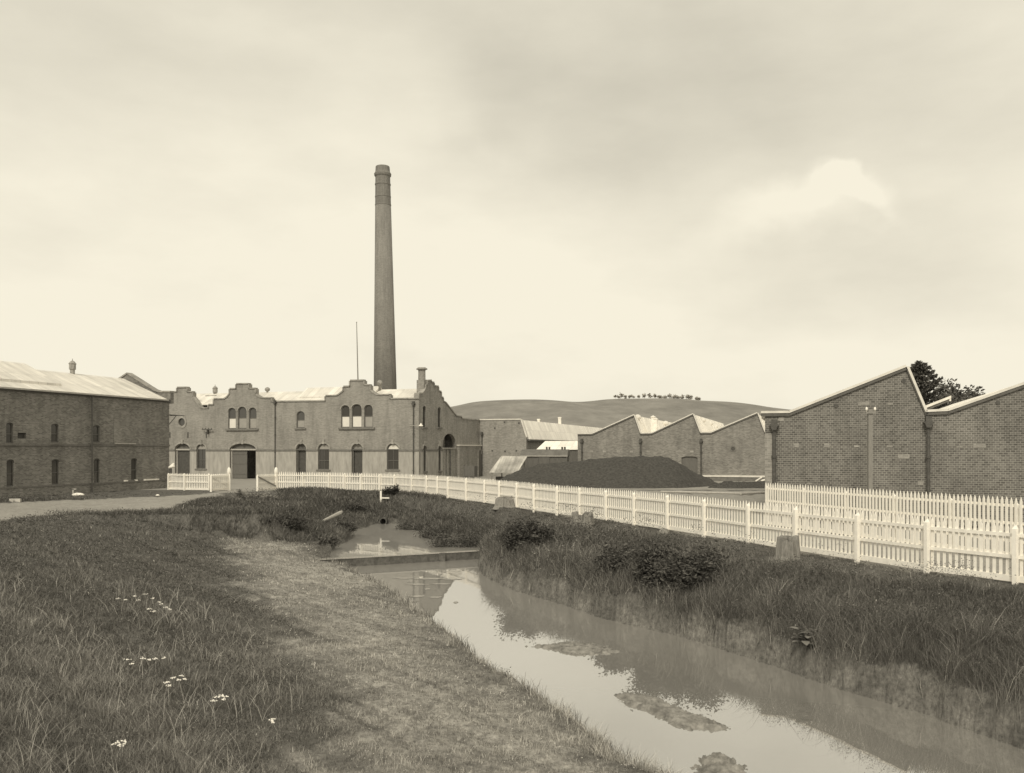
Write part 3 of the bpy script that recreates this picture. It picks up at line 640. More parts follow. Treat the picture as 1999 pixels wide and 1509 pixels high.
def sm(x): x = np.clip(x, 0, 1); return x*x*(3-2*x)
def wob(x, y, f, s=0):
    return (np.sin(x*f+1.3+s)*np.cos(y*f*1.13+.7+s)+.6*np.sin(x*f*2.3+y*f*1.9+2+s)+.4*np.cos(x*f*4.1-y*f*3.7+s)+.3*np.sin(x*f*7.9+y*f*8.3+s*2))/1.6
LEa, REa = np.array(LE), np.array(RE)
def cen(y):
    l = np.interp(y, LEa[::-1, 1], LEa[::-1, 0]); r = np.interp(y, REa[::-1, 1], REa[::-1, 0]); return (l+r)/2
def height(x, y, full=False):
    x = np.atleast_1d(np.asarray(x, float)); y = np.atleast_1d(np.asarray(y, float)); P = np.stack([x, y], 1)
    sc = np.full(len(x), 60.); sp_ = np.full(len(x), 60.); nearm = (y < 85) & (np.abs(x) < 70)
    sc[nearm] = sdist(P[nearm], CREEK); sp_[nearm] = sdist(P[nearm], POND)
    n1 = wob(x, y, .9); n2 = wob(x, y, 3.1, 2)
    sc_ = sc + .10*n1 + .07*n2
    left = x < cen(y)
    cl = ZW + .24*sm(sc_/.4) + .38*sm(sc_/4.5) + 1.9*sm((sc_-4)/15) + 2.2*sm((y-43.2+.5*n1)/2.4)*sm((sc_-.2)/2)
    xf = fence_x(y); df = (xf-x)*.93; beyond = (df <= 0) & (y < 69)
    r = np.where(beyond, 1, np.clip(sc_, 0, None)/(np.clip(sc_, 0, None)+np.clip(df, 0.001, None)))
    cr = ZW + (.33+.10*n1)*sm(sc_/.16+.05) + 1.52*np.clip(r/.86, 0, 1)**.45
    c = np.where(left, cl, cr); c = np.where(y > 69, 5, c); nf = 2.2*sm((1.7-df)/1.5)*(y < 69)
    cp = ZP + .16*sm(sp_/.2) + 1.46*np.clip((sp_+.12*n2)/5.2, 0, 1)**.85 + 1.2*sm((sp_-.6)/2)*sm((-x-11.0)/1.5) + nf
    Fd = np.zeros(len(x)); Fd += .38*np.exp(-((x+14.5)/5.5)**2-((y-61)/2.2)**2) - .35*np.exp(-((x+20)/7)**2-((y-50)/4)**2)
    h = np.minimum(Fd, np.minimum(c, np.where(left & (y < 43.5), 5, cp)))
    h = np.where((sc < 0), np.minimum(ZW-.02 + sc*.5, h), h); h = np.where((sp_ < 0) & (sc > 0), np.minimum(h, ZP-.02+sp_*.5), h); h = np.maximum(h, ZW-.7)
    rough = (sc > .25) & (sp_ > .25) & (~beyond) & (y < 69)
    h = h + np.where(rough, .045*n1+.03*n2+.012*wob(x, y, 8.5, 3), 0) + np.where(beyond | (y >= 69), .012*n1, 0)
    if full: return h, sc, sp_, left, beyond, df
    return h
ROAD = np.array([gpx(-260, 985), gpx(-260, 1060), gpx(-60, 1030), gpx(18, 1013), gpx(120, 1004), gpx(230, 996), gpx(330, 984), gpx(420, 971), gpx(480, 962), (-17.6, 72), (-15, 95), (-40, 110), gpx(447, 950), gpx(400, 968), gpx(330, 969), gpx(250, 972), gpx(150, 976), gpx(18, 981)])
BARE = np.array([gpx(x, y, -1.45) for x, y in [(648, 1088), (560, 1068), (470, 1062), (462, 1095), (500, 1150), (545, 1200), (585, 1260), (650, 1310), (700, 1370), (690, 1440), (640, 1520), (600, 1700), (1500, 1700), (1260, 1505), (1180, 1440), (1060, 1362), (1000, 1315), (900, 1240), (850, 1205), (760, 1140), (690, 1105)]])
# one sheet, fine near the camera and coarse towards the horizon
ys = [-60, -30, -12, -4, 1, 4, 6.5, 8.5]; y_ = 10.
while y_ < 90: ys.append(y_); y_ *= 1.0062
while y_ < 6000: ys.append(y_); y_ *= 1.12
ss = np.concatenate([np.linspace(-1.6, -.72, 14)[:-1], np.linspace(-.72, .72, 560), np.linspace(.72, 1.6, 14)[1:]])
ys = np.array(ys); Wd = np.maximum(ys, 14)
GX = ss[None, :]*Wd[:, None]; GY = np.repeat(ys[:, None], len(ss), 1)
gx, gy = GX.ravel(), GY.ravel()
H, SCd, SPd, LEFT, BEY, DF = height(gx, gy, True)
nr, nc = GX.shape; idx = np.arange(nr*nc).reshape(nr, nc)
q = np.stack([idx[:-1, :-1], idx[:-1, 1:], idx[1:, 1:], idx[1:, :-1]], -1).reshape(-1, 4)
g = npmesh('ground', np.stack([gx, gy, H], 1), q.ravel(), np.full(len(q), 4), M['ground'], smooth=True)
g['kind'] = 'structure'
PP = np.stack([gx, gy], 1); nb = wob(gx, gy, 1.7, 5)
sr = sdist(PP, ROAD)+.35*nb; sb = sdist(PP, BARE)+.5*nb+.7*wob(gx, gy, .8, 7)+.3*wob(gx, gy, 4.7, 2)
zr = np.maximum(sm(.5-sr/.8), ((BEY & (DF < -.15)) | (gy > 70)).astype(float)*np.where(gy > 69.5, np.where((gx < fence_x(gy)-20), .0, 1), 1)*np.where(gy > 130, .0, 1))
zr = np.where((gy > 69.3) & (gx < -14.5) & (gx > -30) & (gy < 73), np.maximum(zr, .6), zr)
zbare = sm(.5-sb/2.2)*sm((43.6-gy)/1.5)
zcl = np.where(~LEFT & (gy < 69), sm((.34+.30*nb-SCd)/.2)*sm((SCd+.8)/.5), sm((.18-SCd)/.1)*.6) + sm((.2-SPd)/.1)*.3
at = g.data.color_attributes.new('zone', 'FLOAT_COLOR', 'POINT')
c4 = np.ones((len(gx), 4), np.float32); c4[:, 0] = zr; c4[:, 1] = zbare; c4[:, 2] = np.clip(zcl, 0, 1); at.data.foreach_set('color', c4.ravel())
def H1(x, y): return float(height([x], [y])[0])

# water
def grow(poly, d):
    c = poly.mean(0); out = []
    n = len(poly)
    for i in range(n):
        e = poly[(i+1) % n]-poly[i-1]; e = e/np.linalg.norm(e); nrm = np.array([e[1], -e[0]])
        t = poly[i]+nrm*d
        if sdist(t[None], poly)[0] < 0: t = poly[i]-nrm*d
        out.append(t)
    return np.array(out)
def sheet(name, poly, z, mat):
    tr_ = tessellate_polygon([[Vector((p[0], p[1], 0)) for p in poly]])
    mb = MB(); mb.v = [(p[0], p[1], z) for p in poly]
    for t_ in tr_:
        a, b, c = [poly[k_] for k_ in t_]; ccw = (b[0]-a[0])*(c[1]-a[1])-(b[1]-a[1])*(c[0]-a[0]) > 0
        mb.f.append(tuple(t_) if ccw else tuple(t_)[::-1])
    o = mb.build(name, mat); o['kind'] = 'structure'; return o
WL0, WR0 = Vector((*POND[0], 0)), Vector((*POND[-1], 0))
wd = (WR0-WL0).normalized()
sheet('creek_water', grow(CREEK, .22), ZW, M['water'])
pg = grow(POND, .22); pg[0] = POND[0]-np.array([wd.x, wd.y])*.3; pg[-1] = POND[-1]+np.array([wd.x, wd.y])*.3
sheet('pond_water', pg, ZP, M['water'])
# fill the creek bed up to the weir (water sheet reaches the boards)
weir = thing('weir', 'low plank weir holding back the pond across the creek', 'weir', tuple(WL0+Vector((0, 0, ZW))))
wn = Vector((wd.y, -wd.x, 0))
Lw = (WR0-WL0).length
MB().box(WL0-wd*.6+Vector((0, 0, ZW-.5)), wd*(Lw+1.2), wn*.07, (0, 0, ZP-ZW+.5+.05)).build('plank', M['bark'], weir)
MB().box(WL0-wd*.6-wn*.03+Vector((0, 0, ZP+.052)), wd*(Lw+1.2), wn*.13, (0, 0, .05)).build('cap_rail', M['plank'], weir)
for s_ in (.68,): pb_ = WL0+wd*Lw*s_+wn*.13; MB().cbox(pb_.x, pb_.y, ZW-.4, .3, .09, ZP-ZW+.48, -.1).build('post', M['bark'], weir)
mid_gap = np.array([[WL0.x-.6, WL0.y-.1], [WR0.x+.4, WR0.y-.1], RE[0], RE[1], LE[1], LE[0]])

# =================================================================== FENCES
def picket(mb, p, d, n, z0, z1, w, th, tip):
    a, b = p-d*w/2, p+d*w/2
    up = lambda v, z: Vector((v.x, v.y, z))
    mb.prism([up(a, z0), up(b, z0), up(b, z1-tip), up(p, z1), up(a, z1-tip)], n*th)
def fence(name, label, posts, pitch, ztop, rails, posth, front=True, pw=.075, tall=(), rw=.09, jit=.004, tip=.12, cat='fence', flatpost=False, base=None, psz=.105):
    b0 = Vector((posts[0][0], posts[0][1], 0)); f = thing(name, label, cat, tuple(b0)); rs = random.Random(3)
    for i, (x, y) in enumerate(posts):
        s_ = psz
        j = min(i, len(posts)-2); d = Vector((posts[j+1][0]-posts[j][0], posts[j+1][1]-posts[j][1], 0)).normalized(); n = Vector((d.y, -d.x, 0))
        if n.y > 0: n = -n
        if not front: n = -n
        ang = math.atan2(d.y, d.x); c = Vector((x, y, 0))+n*.07
        zb_ = base or 0
        if i in tall:
            mb = MB().cbox(c.x, c.y, zb_-.3, .19, .19, 1.6, ang); mb.lathe((c.x, c.y, 0), [(.12, 1.3), (.15, 1.36), (.15, 1.5), (.13, 1.62), (.08, 1.73), (.01, 1.78)], 12)
        else:
            a, bb = d*s_/2, n*s_/2; hh = posth+rs.uniform(-.015, .015); mb = MB().box(c-a-bb+Vector((0, 0, zb_-.3)), a*2, bb*2, (0, 0, hh+.3-.1))
            o = c-a-bb+Vector((0, 0, hh-.1+zb_)); pk = [o, o+a*2, o+a*2+bb*2, o+bb*2]; ap = c+Vector((0, 0, hh+zb_))-bb*.9
            for k_ in range(4): mb.poly([pk[k_], pk[(k_+1) % 4], ap])
        mb.build('post', M['white'], f)
    for (x0, y0), (x1, y1) in zip(posts[:-1], posts[1:]):
        p, q_ = Vector((x0, y0, 0)), Vector((x1, y1, 0)); d = (q_-p); L_ = d.length; d.normalize(); n = Vector((d.y, -d.x, 0))
        if n.y > 0: n = -n
        if not front: n = -n
        k_ = max(2, round(L_/pitch)); mb = MB()
        for i in range(k_):
            c = p+d*((i+.5)*L_/k_+rs.uniform(-jit, jit)); dq = (d+Vector((0, 0, rs.gauss(0, .018)))).normalized(); picket(mb, c-n*.03, dq if rs.random() < .5 else d, -n, (base or 0)+.03, ztop+(base or 0)+rs.uniform(-.02, .02), pw+rs.uniform(-.004, .004), .02, tip)
        mb.build('picket_panel', M['white'], f)
        for zr_, hh in rails:
            MB().box(p-n*.029+Vector((0, 0, zr_-hh/2+(base or 0)+rs.uniform(-.006, .006))), q_-p, n*.045, (0, 0, hh)).build('rail', M['whiteb'], f)
    return f
R1 = [(1.15, .085), (.63, .085), (.11, .15)]
fA_ = fence('picket_fence', 'long curving white picket fence above the creek bank', FW, .166, 1.43, R1, 1.40, tall=(len(FW)-1,))
def leaf(f, h0, h1, label, tops=1.27, flip=False):
    p, q_ = Vector((*h0, 0)), Vector((*h1, 0)); d = q_-p; L_ = d.length; d.normalize(); n = Vector((d.y, -d.x, 0))
    if (n.y > 0) != flip: n = -n
    mb = MB(); k_ = round(L_/.125)
    for i in range(k_): picket(mb, p+d*((i+.5)*L_/k_)-n*.03, d, -n, .06, tops, .06, .02, .09)
    g_ = mb.build('gate', M['white'], f, label=label)
    mb = MB()
    for z in (1.08, .6, .16): mb.box(p-n*.029+Vector((0, 0, z-.04)), q_-p, n*.04, (0, 0, .08))
    for c in (p+d*.05, q_-d*.05): mb.box(c-d*.04-n*.028+Vector((0, 0, .05)), d*.08, n*.06, (0, 0, 1.22))
    mb.build('gate_frame', M['whiteb'], g_)
    a, b = p+Vector((0, 0, .2)), q_+Vector((0, 0, 1.06)); e = Vector((0, 0, .11))
    MB().prism([a+n*.035, b+n*.035, b+e+n*.035, a+e+n*.035], n*.03).build('brace', M['pole'], g_)
    MB().cbox(q_.x, q_.y, 0, .13, .13, 1.2, 0).build('end_post', M['white'], g_)
G1 = FW[-1]; leaf(fA_, G1, gpx(502.5, 959.5), 'right gate leaf swung open towards the road')
PL = [gpx(330, 956), gpx(361, 957), gpx(407, 957.6), gpx(447, 957)]
fB_ = fence('picket_fence', 'short white picket fence from store corner to gate', PL, .15, 1.3, R1, 1.33, tall=(3,), tip=.1)
leaf(fB_, PL[3], gpx(412, 960.5), 'left gate leaf folded back against its fence', 1.3, True)
P2 = []; a = Vector(((1494.5-CX)/FPX*37.8, 37.8)); b = Vector(((1981-CX)/FPX*26.2, 26.2)); dd = (b-a); n2_ = 5
for i in range(n2_+2): P2.append(tuple(a+dd*i/n2_))
fC_ = fence('picket_fence', 'taller straight white picket fence close before the near mill wall', P2, .160, 1.78, [(1.53, .08), (1.02, .08), (.5, .08), (.1, .12)], 1.68, front=False, pw=.082, tip=.12)

# =================================================================== HEAPS, WAGON, YARD THINGS
def heap(name, label, cat, c, prof, depth, mat, seed=0, slope_front=.9):
    # prof: list of (x, z) crest heights; cross-section is a rounded ridge
    xs = np.linspace(prof[0][0], prof[-1][0], 170); zc_ = np.interp(xs, [p[0] for p in prof], [p[1] for p in prof]); K = 60
    vs = []; ks = np.linspace(-1, 1, K); rq = random.Random(8)
    for i, x in enumerate(xs):
        hw_ = .35+depth*(zc_[i]/max(p[1] for p in prof))**.8
        for k_ in ks:
            sec = max(0, 1-abs(k_)**1.25); z = zc_[i]*sec
            yy = c[1]+k_*hw_+.3*math.sin(x*.5+seed)
            vs.append((x+.06*math.sin(yy*3+i), yy, z+(.09*wob(np.array([x]), np.array([yy]), 1.3, seed)[0]+.03*wob(np.array([x]), np.array([yy]), 4.3, seed)[0]+rq.gauss(0, .008))*min(1, z*2)-.06))
    vs = np.array(vs); id_ = np.arange(len(xs)*K).reshape(len(xs), K)
    q = np.stack([id_[:-1, :-1], id_[1:, :-1], id_[1:, 1:], id_[:-1, 1:]], -1).reshape(-1, 4)
    loc = Vector((float(xs.mean()), c[1], 0)); vs -= np.array(loc)
    o = npmesh(name, vs, q.ravel(), np.full(len(q), 4), mat, smooth=True); o.location = loc; return tag(o, label, cat)
Dm = 78.
cr = [(966, 940), (985, 924), (1022, 909.5), (1060, 901), (1100, 896.5), (1130, 896), (1160, 894), (1190, 890.5), (1215, 888.2), (1250, 888), (1300, 889.5), (1322, 897), (1345, 912), (1362, 922), (1385, 933), (1402, 941)]
heap('coal_heap', 'long dark smooth coal heap between fence and sawtooth mill', 'heap', (0, Dm), [((x-CX)/FPX*Dm, max(.02, CH+(HY-y)*Dm/FPX-(.16 if x < 1125 else .06))) for x, y in cr], 5.2, M['coal'])
De = 74.
cr = [(1380, 950), (1410, 940), (1440, 938), (1465, 939), (1490, 937), (1520, 938), (1600, 940), (1640, 949)]
heap('earth_bank', 'low lumpy dark earth bank at the right foot of the coal heap', 'heap', (0, De), [((x-CX)/FPX*De, max(.05, CH+(HY-y)*De/FPX)) for x, y in cr], 1.6, M['dirtheap'], 3)
# railway van
WX, WY = gpx(1010, 0)[0], 0
Fv = F(Vector(((1017.8-CX)/FPX*86, 86, 0)), (.985, -.17)); tv0, tv1 = 0, Fv.t(1106)
van = thing('goods_wagon', 'dark covered railway goods wagon half hidden by the coal heap', 'wagon', tuple(Fv.pt(0, 0)))
slab(MB(), Fv, tv0, tv1, .9, 2.55, -2.3, 0).build('body', M['wagon'], van)
mb = MB()
for q in np.linspace(0, tv1, 9): slab(mb, Fv, q-.04 if q else 0, q+.04, .92, 2.5, .001, .05)
slab(mb, Fv, tv1*.4, tv1*.62, .95, 2.4, .055, .09); mb.build('door', M['wagon'], van)
rp = [(.12-2.54*(k_/10), 2.52+.62*math.sin(math.pi*k_/10)**.7) for k_ in range(11)]
MB().prism([Fv.pt(-.1, z, o) for o, z in rp], Fv.u*(tv1+.2)).build('roof', M['wagonroof'], van)
slab(MB(), Fv, -.1, tv1+.1, 2.46, 2.54, .04, .14).build('eaves_rail', M['framew'], van)
for x in (1067, 1097.5):
    t = Fv.t(x)
    for s_ in (-.13, .13): MB().tube(Fv.pt(t+s_, 3.05, -1.1), Fv.pt(t+s_, 3.38, -1.1), .09).build('vent', M['iron'], van)
for q in (.8, 1.9, tv1-1.9, tv1-.8):
    for o in (-.2, -2.0): MB().tube(Fv.pt(q, .42, o), Fv.pt(q, .42, o-.12), .42, n=20).build('wheel', M['iron'], van)
slab(MB(), Fv, 0, tv1, .62, .88, -2.1, -.15).build('underframe', M['iron'], van)
# leaning roof of loose iron
Fi = F(Vector(((956-CX)/FPX*82, 82, 0)), U); t0_, z0_ = Fi.px(955, 923); t1_, z1_ = Fi.px(1010, 923)
ir = thing('iron_shelter', 'low shelter roofed with rust-streaked corrugated sheets beside the wagon', 'shelter', tuple(Fi.pt(0, 0)))
MB().prism([Fi.pt(t0_, z0_, 0), Fi.pt(t1_, z0_, 0), Fi.pt(t1_+.25, 2.45, -2.2), Fi.pt(t0_+.42, 2.5, -2.2)], (0, 0, .04)).build('roof', M['sheet'], ir)
mb = MB()
for t_, o in ((t0_+.2, -.1), (t1_-.2, -.1)): mb.tube(Fi.pt(t_, 0, o), Fi.pt(t_, z0_, o), .06)
for t_, o in ((t0_+.5, -2.1), (t1_, -2.1)): mb.tube(Fi.pt(t_, 0, o), Fi.pt(t_, 2.4, o), .06)
mb.build('post', M['pole'], ir); slab(MB(), Fi, t0_+.2, t1_-.2, 0.0, .62, -1.3, -1.2).build('back_board', M['dark'], ir)
# hand cart
Fc = F(Vector(((905-CX)/FPX*88, 88, 0)), U); t1_ = Fc.t(926)
ct = thing('hand_cart', 'small dark box cart standing below the arched side door', 'cart', tuple(Fc.pt(0, 0)))
mb = MB(); slab(mb, Fc, 0, t1_, .45, 1.5, -.9, 0); slab(mb, Fc, 0, .1, .1, 1.6, -.1, .05); slab(mb, Fc, t1_, t1_+.4, .4, .5, -.6, -.4); mb.build('box', M['wagon'], ct)
for q in (.3, t1_-.25): MB().tube(Fc.pt(q, .27, .02), Fc.pt(q, .27, .1), .27, n=16).build('wheel', M['iron'], ct)
# white stones and scraps by the store, pipe in the yard, post lamp
def blob(name, c, s, mat, label, cat, seed=0, group=None):
    r = random.Random(seed); mb = MB(); n, m = 12, 7
    for j in range(m+1):
        ph = math.pi*j/m
        for k_ in range(n):
            a = 2*math.pi*k_/n; q = 1+.16*math.sin(3*a+seed)+.1*math.cos(5*a+2*ph+seed)+r.uniform(-.06, .06)
            mb.v.append((c[0]+s[0]*q*math.sin(ph)*math.cos(a), c[1]+s[1]*q*math.sin(ph)*math.sin(a), c[2]+s[2]*(.55+q*math.cos(ph)*.6)))
    for j in range(m):
        for k_ in range(n): a = j*n+k_; b = j*n+(k_+1) % n; mb.f.append((a, a+n, b+n, b))
    return single(mb, name, mat, tuple(c), label, cat, group, smooth=True)
x, y = gpx(151, 969); blob('limewashed_stone', (x, y, 0), (.42, .2, .2), M['white'], 'long white stone lying at the foot of the store wall', 'stone', 1)
x, y = gpx(143, 966); mb = MB().cbox(x, y, 0, .1, .1, .42).cbox(x+.09, y, .36, .26, .1, .08); single(mb, 'angle_marker', M['framew'], (x, y, 0), 'small white hooked marker behind the long white stone', 'marker')
x, y = gpx(30, 980); mb = MB().cbox(x, y, 0, .62, .22, .2, .1); single(mb, 'stone_block', M['stone'], (x, y, 0), 'pale squared stone block at the road edge near the store', 'stone')
x, y = gpx(308, 968.5); blob('road_stone', (x, y, 0), (.12, .12, .1), M['white'], 'tiny white stone in the grass by the short fence', 'stone', 3)
x0, y0 = gpx(1290, 961.5); x1, y1 = gpx(1458, 965.5); x2, y2 = gpx(1520, 962)
mb = MB().tube((x0, y0, .07), (x1, y1, .07), .075).tube((x1-.5, y1-.3, .08), (x2, y2, .08), .09); single(mb, 'water_pipe', M['framew'], (x0, y0, 0), 'pale pipe lying across the yard before the coal heap', 'pipe')
xx, yy = (1484-CX)/FPX*80, 80.; mb = MB(); a_, b_ = Vector(((1475-CX)/FPX*80, 80, .3)), Vector(((1489-CX)/FPX*80, 80.3, .65)); mb.tube(a_, b_, .07); mb.tube(Vector(((1486-CX)/FPX*80, 80, .3)), Vector(((1500-CX)/FPX*80, 80.3, .5)), .1)
single(mb, 'loose_timber', M['stack_p'], (xx, yy, 0), 'pale timber offcuts heaped by the near mill corner', 'timber')
xb, yb = gpx(333, 953)
yb = 72.4; xb = (333-CX)/FPX*yb; zq = CH+(HY-905)*yb/FPX; pl2 = thing('post_lamp', 'dark post topped by a tilted white shade at the store corner', 'lamp', (xb, yb, 0))
MB().tube((xb, yb, 0), (xb, yb, zq-.1), .13, .1).build('post', M['iron'], pl2); MB().lathe((xb+.03, yb, zq-.25), [(.2, -.12), (.26, 0), (.16, .14), (.05, .3)], 12, (.5, 0)).build('lamp_shade', M['white'], pl2)
x, y = gpx(743.5, 968); h = H1(x, y)
mb = MB().cbox(x, y, h-.2, .12, .1, 1.0).cbox(x+.3, y, h+.28, .55, .08, .08); single(mb, 'white_stake', M['white'], (x, y, h), 'short white stake with low crossbar before the long fence', 'stake')

# stumps
def stump(pxx, pyb, d, r, h, seed, label, hollow=False, flare=1.35):
    x = (pxx-CX)/FPX*d; y = d; z = H1(x, y)-.08; rs = random.Random(seed); n = 60; mb = MB()
    prof = [(flare*1.08, 0), (flare*.94, .14), (1.08, .32), (1.02, .55), (.96, .8), (.90, 1.0)]
    ph = [rs.uniform(0, 6.28) for _ in range(4)]
    def rad(a): return 1+.10*math.sin(3*a+ph[0])+.07*math.sin(7*a+ph[1])+.05*math.sin(15*a+ph[2])
    tops = [1+.10*math.sin(2*k_*6.283/n+ph[3])+rs.uniform(-.10, .07) - (.38 if hollow and 36 < k_ < 46 else 0) for k_ in range(n)]
    for q, zf in prof:
        for k_ in range(n):
            a = 2*math.pi*k_/n; rr_ = r*rad(a)*(1+(q-1)*(1+.4*math.sin(4*a+ph[1]))); mb.v.append((x+rr_*math.cos(a), y+rr_*math.sin(a), z+(h+.08)*zf*(tops[k_] if zf > .5 else 1)))
    for q, dz in (((.62, 0), (.55, -.5), (.1, -.55)) if hollow else ((.75, .03), (.4, -.03), (.05, .02))):
        for k_ in range(n):
            a = 2*math.pi*k_/n; mb.v.append((x+r*q*rad(a)*math.cos(a), y+r*q*rad(a)*math.sin(a), z+(h+.08)*(tops[k_]*(1 if dz > -.2 else .4)+dz*.5)))
    for j in range(len(prof)+2):
        for k_ in range(n): a = j*n+k_; b = j*n+(k_+1) % n; mb.f.append((a, b, b+n, a+n))
    mb.f.append(tuple(range(len(mb.v)-n, len(mb.v))))
    return single(mb, 'tree_stump', M['stump'], (x, y, z), label, 'tree stump', 'old stumps along the fence')
stump(1538, 1100, 26.6, .33, .68, 1, 'largest stump, weathered grey, close to the right end of the fence')
stump(1138, 1023, 38.5, .44, .55, 2, 'hollow broken stump with a notched rim by the fence', True)
stump(986.5, 998, 48.5, .47, .50, 5, 'squat flat-topped stump farthest along the fence')
x = (1297-CX)/FPX*34; blob('boulder', (x, 34, H1(x, 34)-.05), (.22, .2, .26), M['stump'], 'small pale broken lump of wood below the fence', 'stump remnant', 6)
# planks by the pond
def gz(px_, py_, up=0.0):
    d = np.arange(8, 95, .05); x = (px_-CX)/FPX*d; z = CH-(py_-HY)/FPX*d; k_ = np.argmax(z <= height(x, d)+up); return float(x[k_]), float(d[k_]), float(height([x[k_]], [d[k_]])[0])
def pz(x, y, d): return Vector(((x-CX)/FPX*d, d, CH+(HY-y)*d/FPX))
a, b = pz(624, 1020, 49.5), pz(664, 1001, 51)
mb = MB().tube(a, b, .07, .12, 7).tube(pz(640, 1012, 50.2), pz(667, 999, 51.2), .05, .08, 6); single(mb, 'fallen_log', M['plank'], tuple(a), 'pale split log lying over the bank left of the pond', 'log')
a, b = pz(606, 1031, 48), pz(632, 1029, 48.2); mb = MB().box(a, b-a, (0, .2, 0), (0, 0, .06)); single(mb, 'driftwood_board', M['plank'], tuple(a), 'short pale board on the ledge below the log', 'board')
print('LOG', [round(H1(*q), 2) for q in ((-10.6, 49.5), (-9.8, 51), (-10.8, 48), (-8, 48), (-14, 47), (-14, 44), (-14, 42), (5.5, 30), (7, 27), (8, 22))])
# culvert mouth
x, y, z = gz(750, 1020); mb = MB().lathe((0, 0, 0), [(.24, 0), (.24, .9), (.19, .9), (.19, .05)], 16, cap=False)
mb.v = [(x+a_, y+.35-c_, ZP+.17+b_) for a_, b_, c_ in mb.v]; single(mb, 'culvert_pipe', M['iron'], (x, y, ZP), 'dark round culvert mouth at the head of the pond', 'culvert')
# mud bars in the creek and floating scum
def bar(pts, label, hgt, seed):
    poly = np.array(wp(pts, ZW)); lo = poly.min(0)-.3; hi = poly.max(0)+.3; N = 90; M_ = 46
    X, Y = np.meshgrid(np.linspace(lo[0], hi[0], N), np.linspace(lo[1], hi[1], M_)); x, y = X.ravel(), Y.ravel()
    s_ = -sdist(np.stack([x, y], 1), poly) + .10*wob(x, y, 6, seed)+.05*wob(x, y, 17, seed)
    z = ZW-.06+ (hgt+.06)*sm(s_/.45+.12)+np.where(s_ > 0, .025*wob(x, y, 14, seed)+.02*wob(x, y, 33, seed), 0)
    id_ = np.arange(N*M_).reshape(M_, N); q = np.stack([id_[:-1, :-1], id_[:-1, 1:], id_[1:, 1:], id_[1:, :-1]], -1).reshape(-1, 4)
    q = q[(z[q] > ZW-.05).any(1)]; c = np.array([x.mean(), y.mean(), ZW])
    o = npmesh('mud_bar', np.stack([x, y, z], 1)-c, q.ravel(), np.full(len(q), 4), M['mudbar'], smooth=True); o.location = c; tag(o, label, 'mud bar', 'mud bars in the creek')
bar([(985, 1262), (1040, 1258), (1110, 1251), (1160, 1253), (1205, 1262), (1222, 1273), (1180, 1280), (1120, 1283), (1090, 1276), (1060, 1268)], 'thin pointed mud bar, farthest up the creek', .05, 1)
bar([(1180, 1360), (1200, 1353), (1262, 1352), (1300, 1365), (1340, 1382), (1385, 1396), (1420, 1412), (1449, 1428), (1410, 1430), (1340, 1430), (1290, 1415), (1262, 1396), (1215, 1378)], 'longest diagonal mud bar in the bright water', .07, 2)
bar([(1338, 1500), (1355, 1478), (1395, 1466), (1440, 1474), (1468, 1500), (1480, 1540), (1350, 1540)], 'rounded mud bar at the lower edge of the creek', .07, 3)
mb = MB(); rs = random.Random(2)
for cx_, cy_, w_ in ((790, 1129, 26), (840, 1130, 40), (878, 1131, 26), (815, 1141, 30), (860, 1140, 20), (812, 1164, 24), (850, 1166, 18), (860, 1121, 5), (834, 1150, 6), (890, 1176, 5), (800, 1135, 8)):
    x, y = gpx(cx_, cy_, ZW); sx = w_/FPX*y; n = 16
    mb.poly([(x+sx*math.cos(2*math.pi*k_/n)*rs.uniform(.6, 1.05), y+.22*math.sin(2*math.pi*k_/n)*rs.uniform(.4, 1.1), ZW+.008) for k_ in range(n)])
tag(mb.build('floating_scum', M['scum']), 'pale scum drifting below the weir', 'scum', kind='stuff')

# =================================================================== HILLS
hp = [(560, 800), (700, 795), (800, 800), (878, 797), (900, 789), (920, 785.5), (960, 781.5), (1017, 778.5), (1060, 780.5), (1100, 784), (1132, 786), (1160, 782), (1180, 778.5), (1200, 776.8), (1250, 778), (1330, 781.5), (1400, 783), (1430, 785), (1470, 790), (1510, 797.5), (1560, 802), (1650, 812), (1800, 835), (2100, 850), (2500, 862)]
hp = [(300, 845), (420, 825)] + hp
def hill(name, pts, Dr, Df, seed, zoff=0):
    xs = np.linspace(pts[0][0], pts[-1][0], 420); yp = np.interp(xs, [p[0] for p in pts], [p[1] for p in pts])
    yp = np.convolve(np.pad(yp, 6, 'edge'), np.ones(13)/13, 'valid'); K = 70; vs = []
    ks = np.linspace(0, 1.35, K)
    for k_ in ks:
        Y = Df+(Dr-Df)*k_; ridge = CH+(HY-yp)*Dr/FPX
        f = sm(np.full(len(xs), min(k_, 1.)))*.85+min(k_, 1.)*.15
        if k_ > 1: f = f*(1-(k_-1)*.6)
        X = (xs-CX)/FPX*Dr
        gul = (np.abs(np.sin(X*.021+k_*1.4+seed)+.5*np.sin(X*.047-k_*2+seed))-.7)*4.4 + .9*np.sin(X*.11+k_*5)
        Z = ridge*f + gul*np.sin(math.pi*min(k_, 1.))**1.0
        vs.append(np.stack([X, np.full(len(xs), Y), Z-.5], 1))
    vs = np.concatenate(vs); n = len(xs); id_ = np.arange(n*K).reshape(K, n)
    q = np.stack([id_[:-1, :-1], id_[:-1, 1:], id_[1:, 1:], id_[1:, :-1]], -1).reshape(-1, 4)
    o = npmesh(name, vs, q.ravel(), np.full(len(q), 4), M['hill'], smooth=True); o['kind'] = 'structure'
DH = 850.
hill('hills', hp, DH, 430., 0)

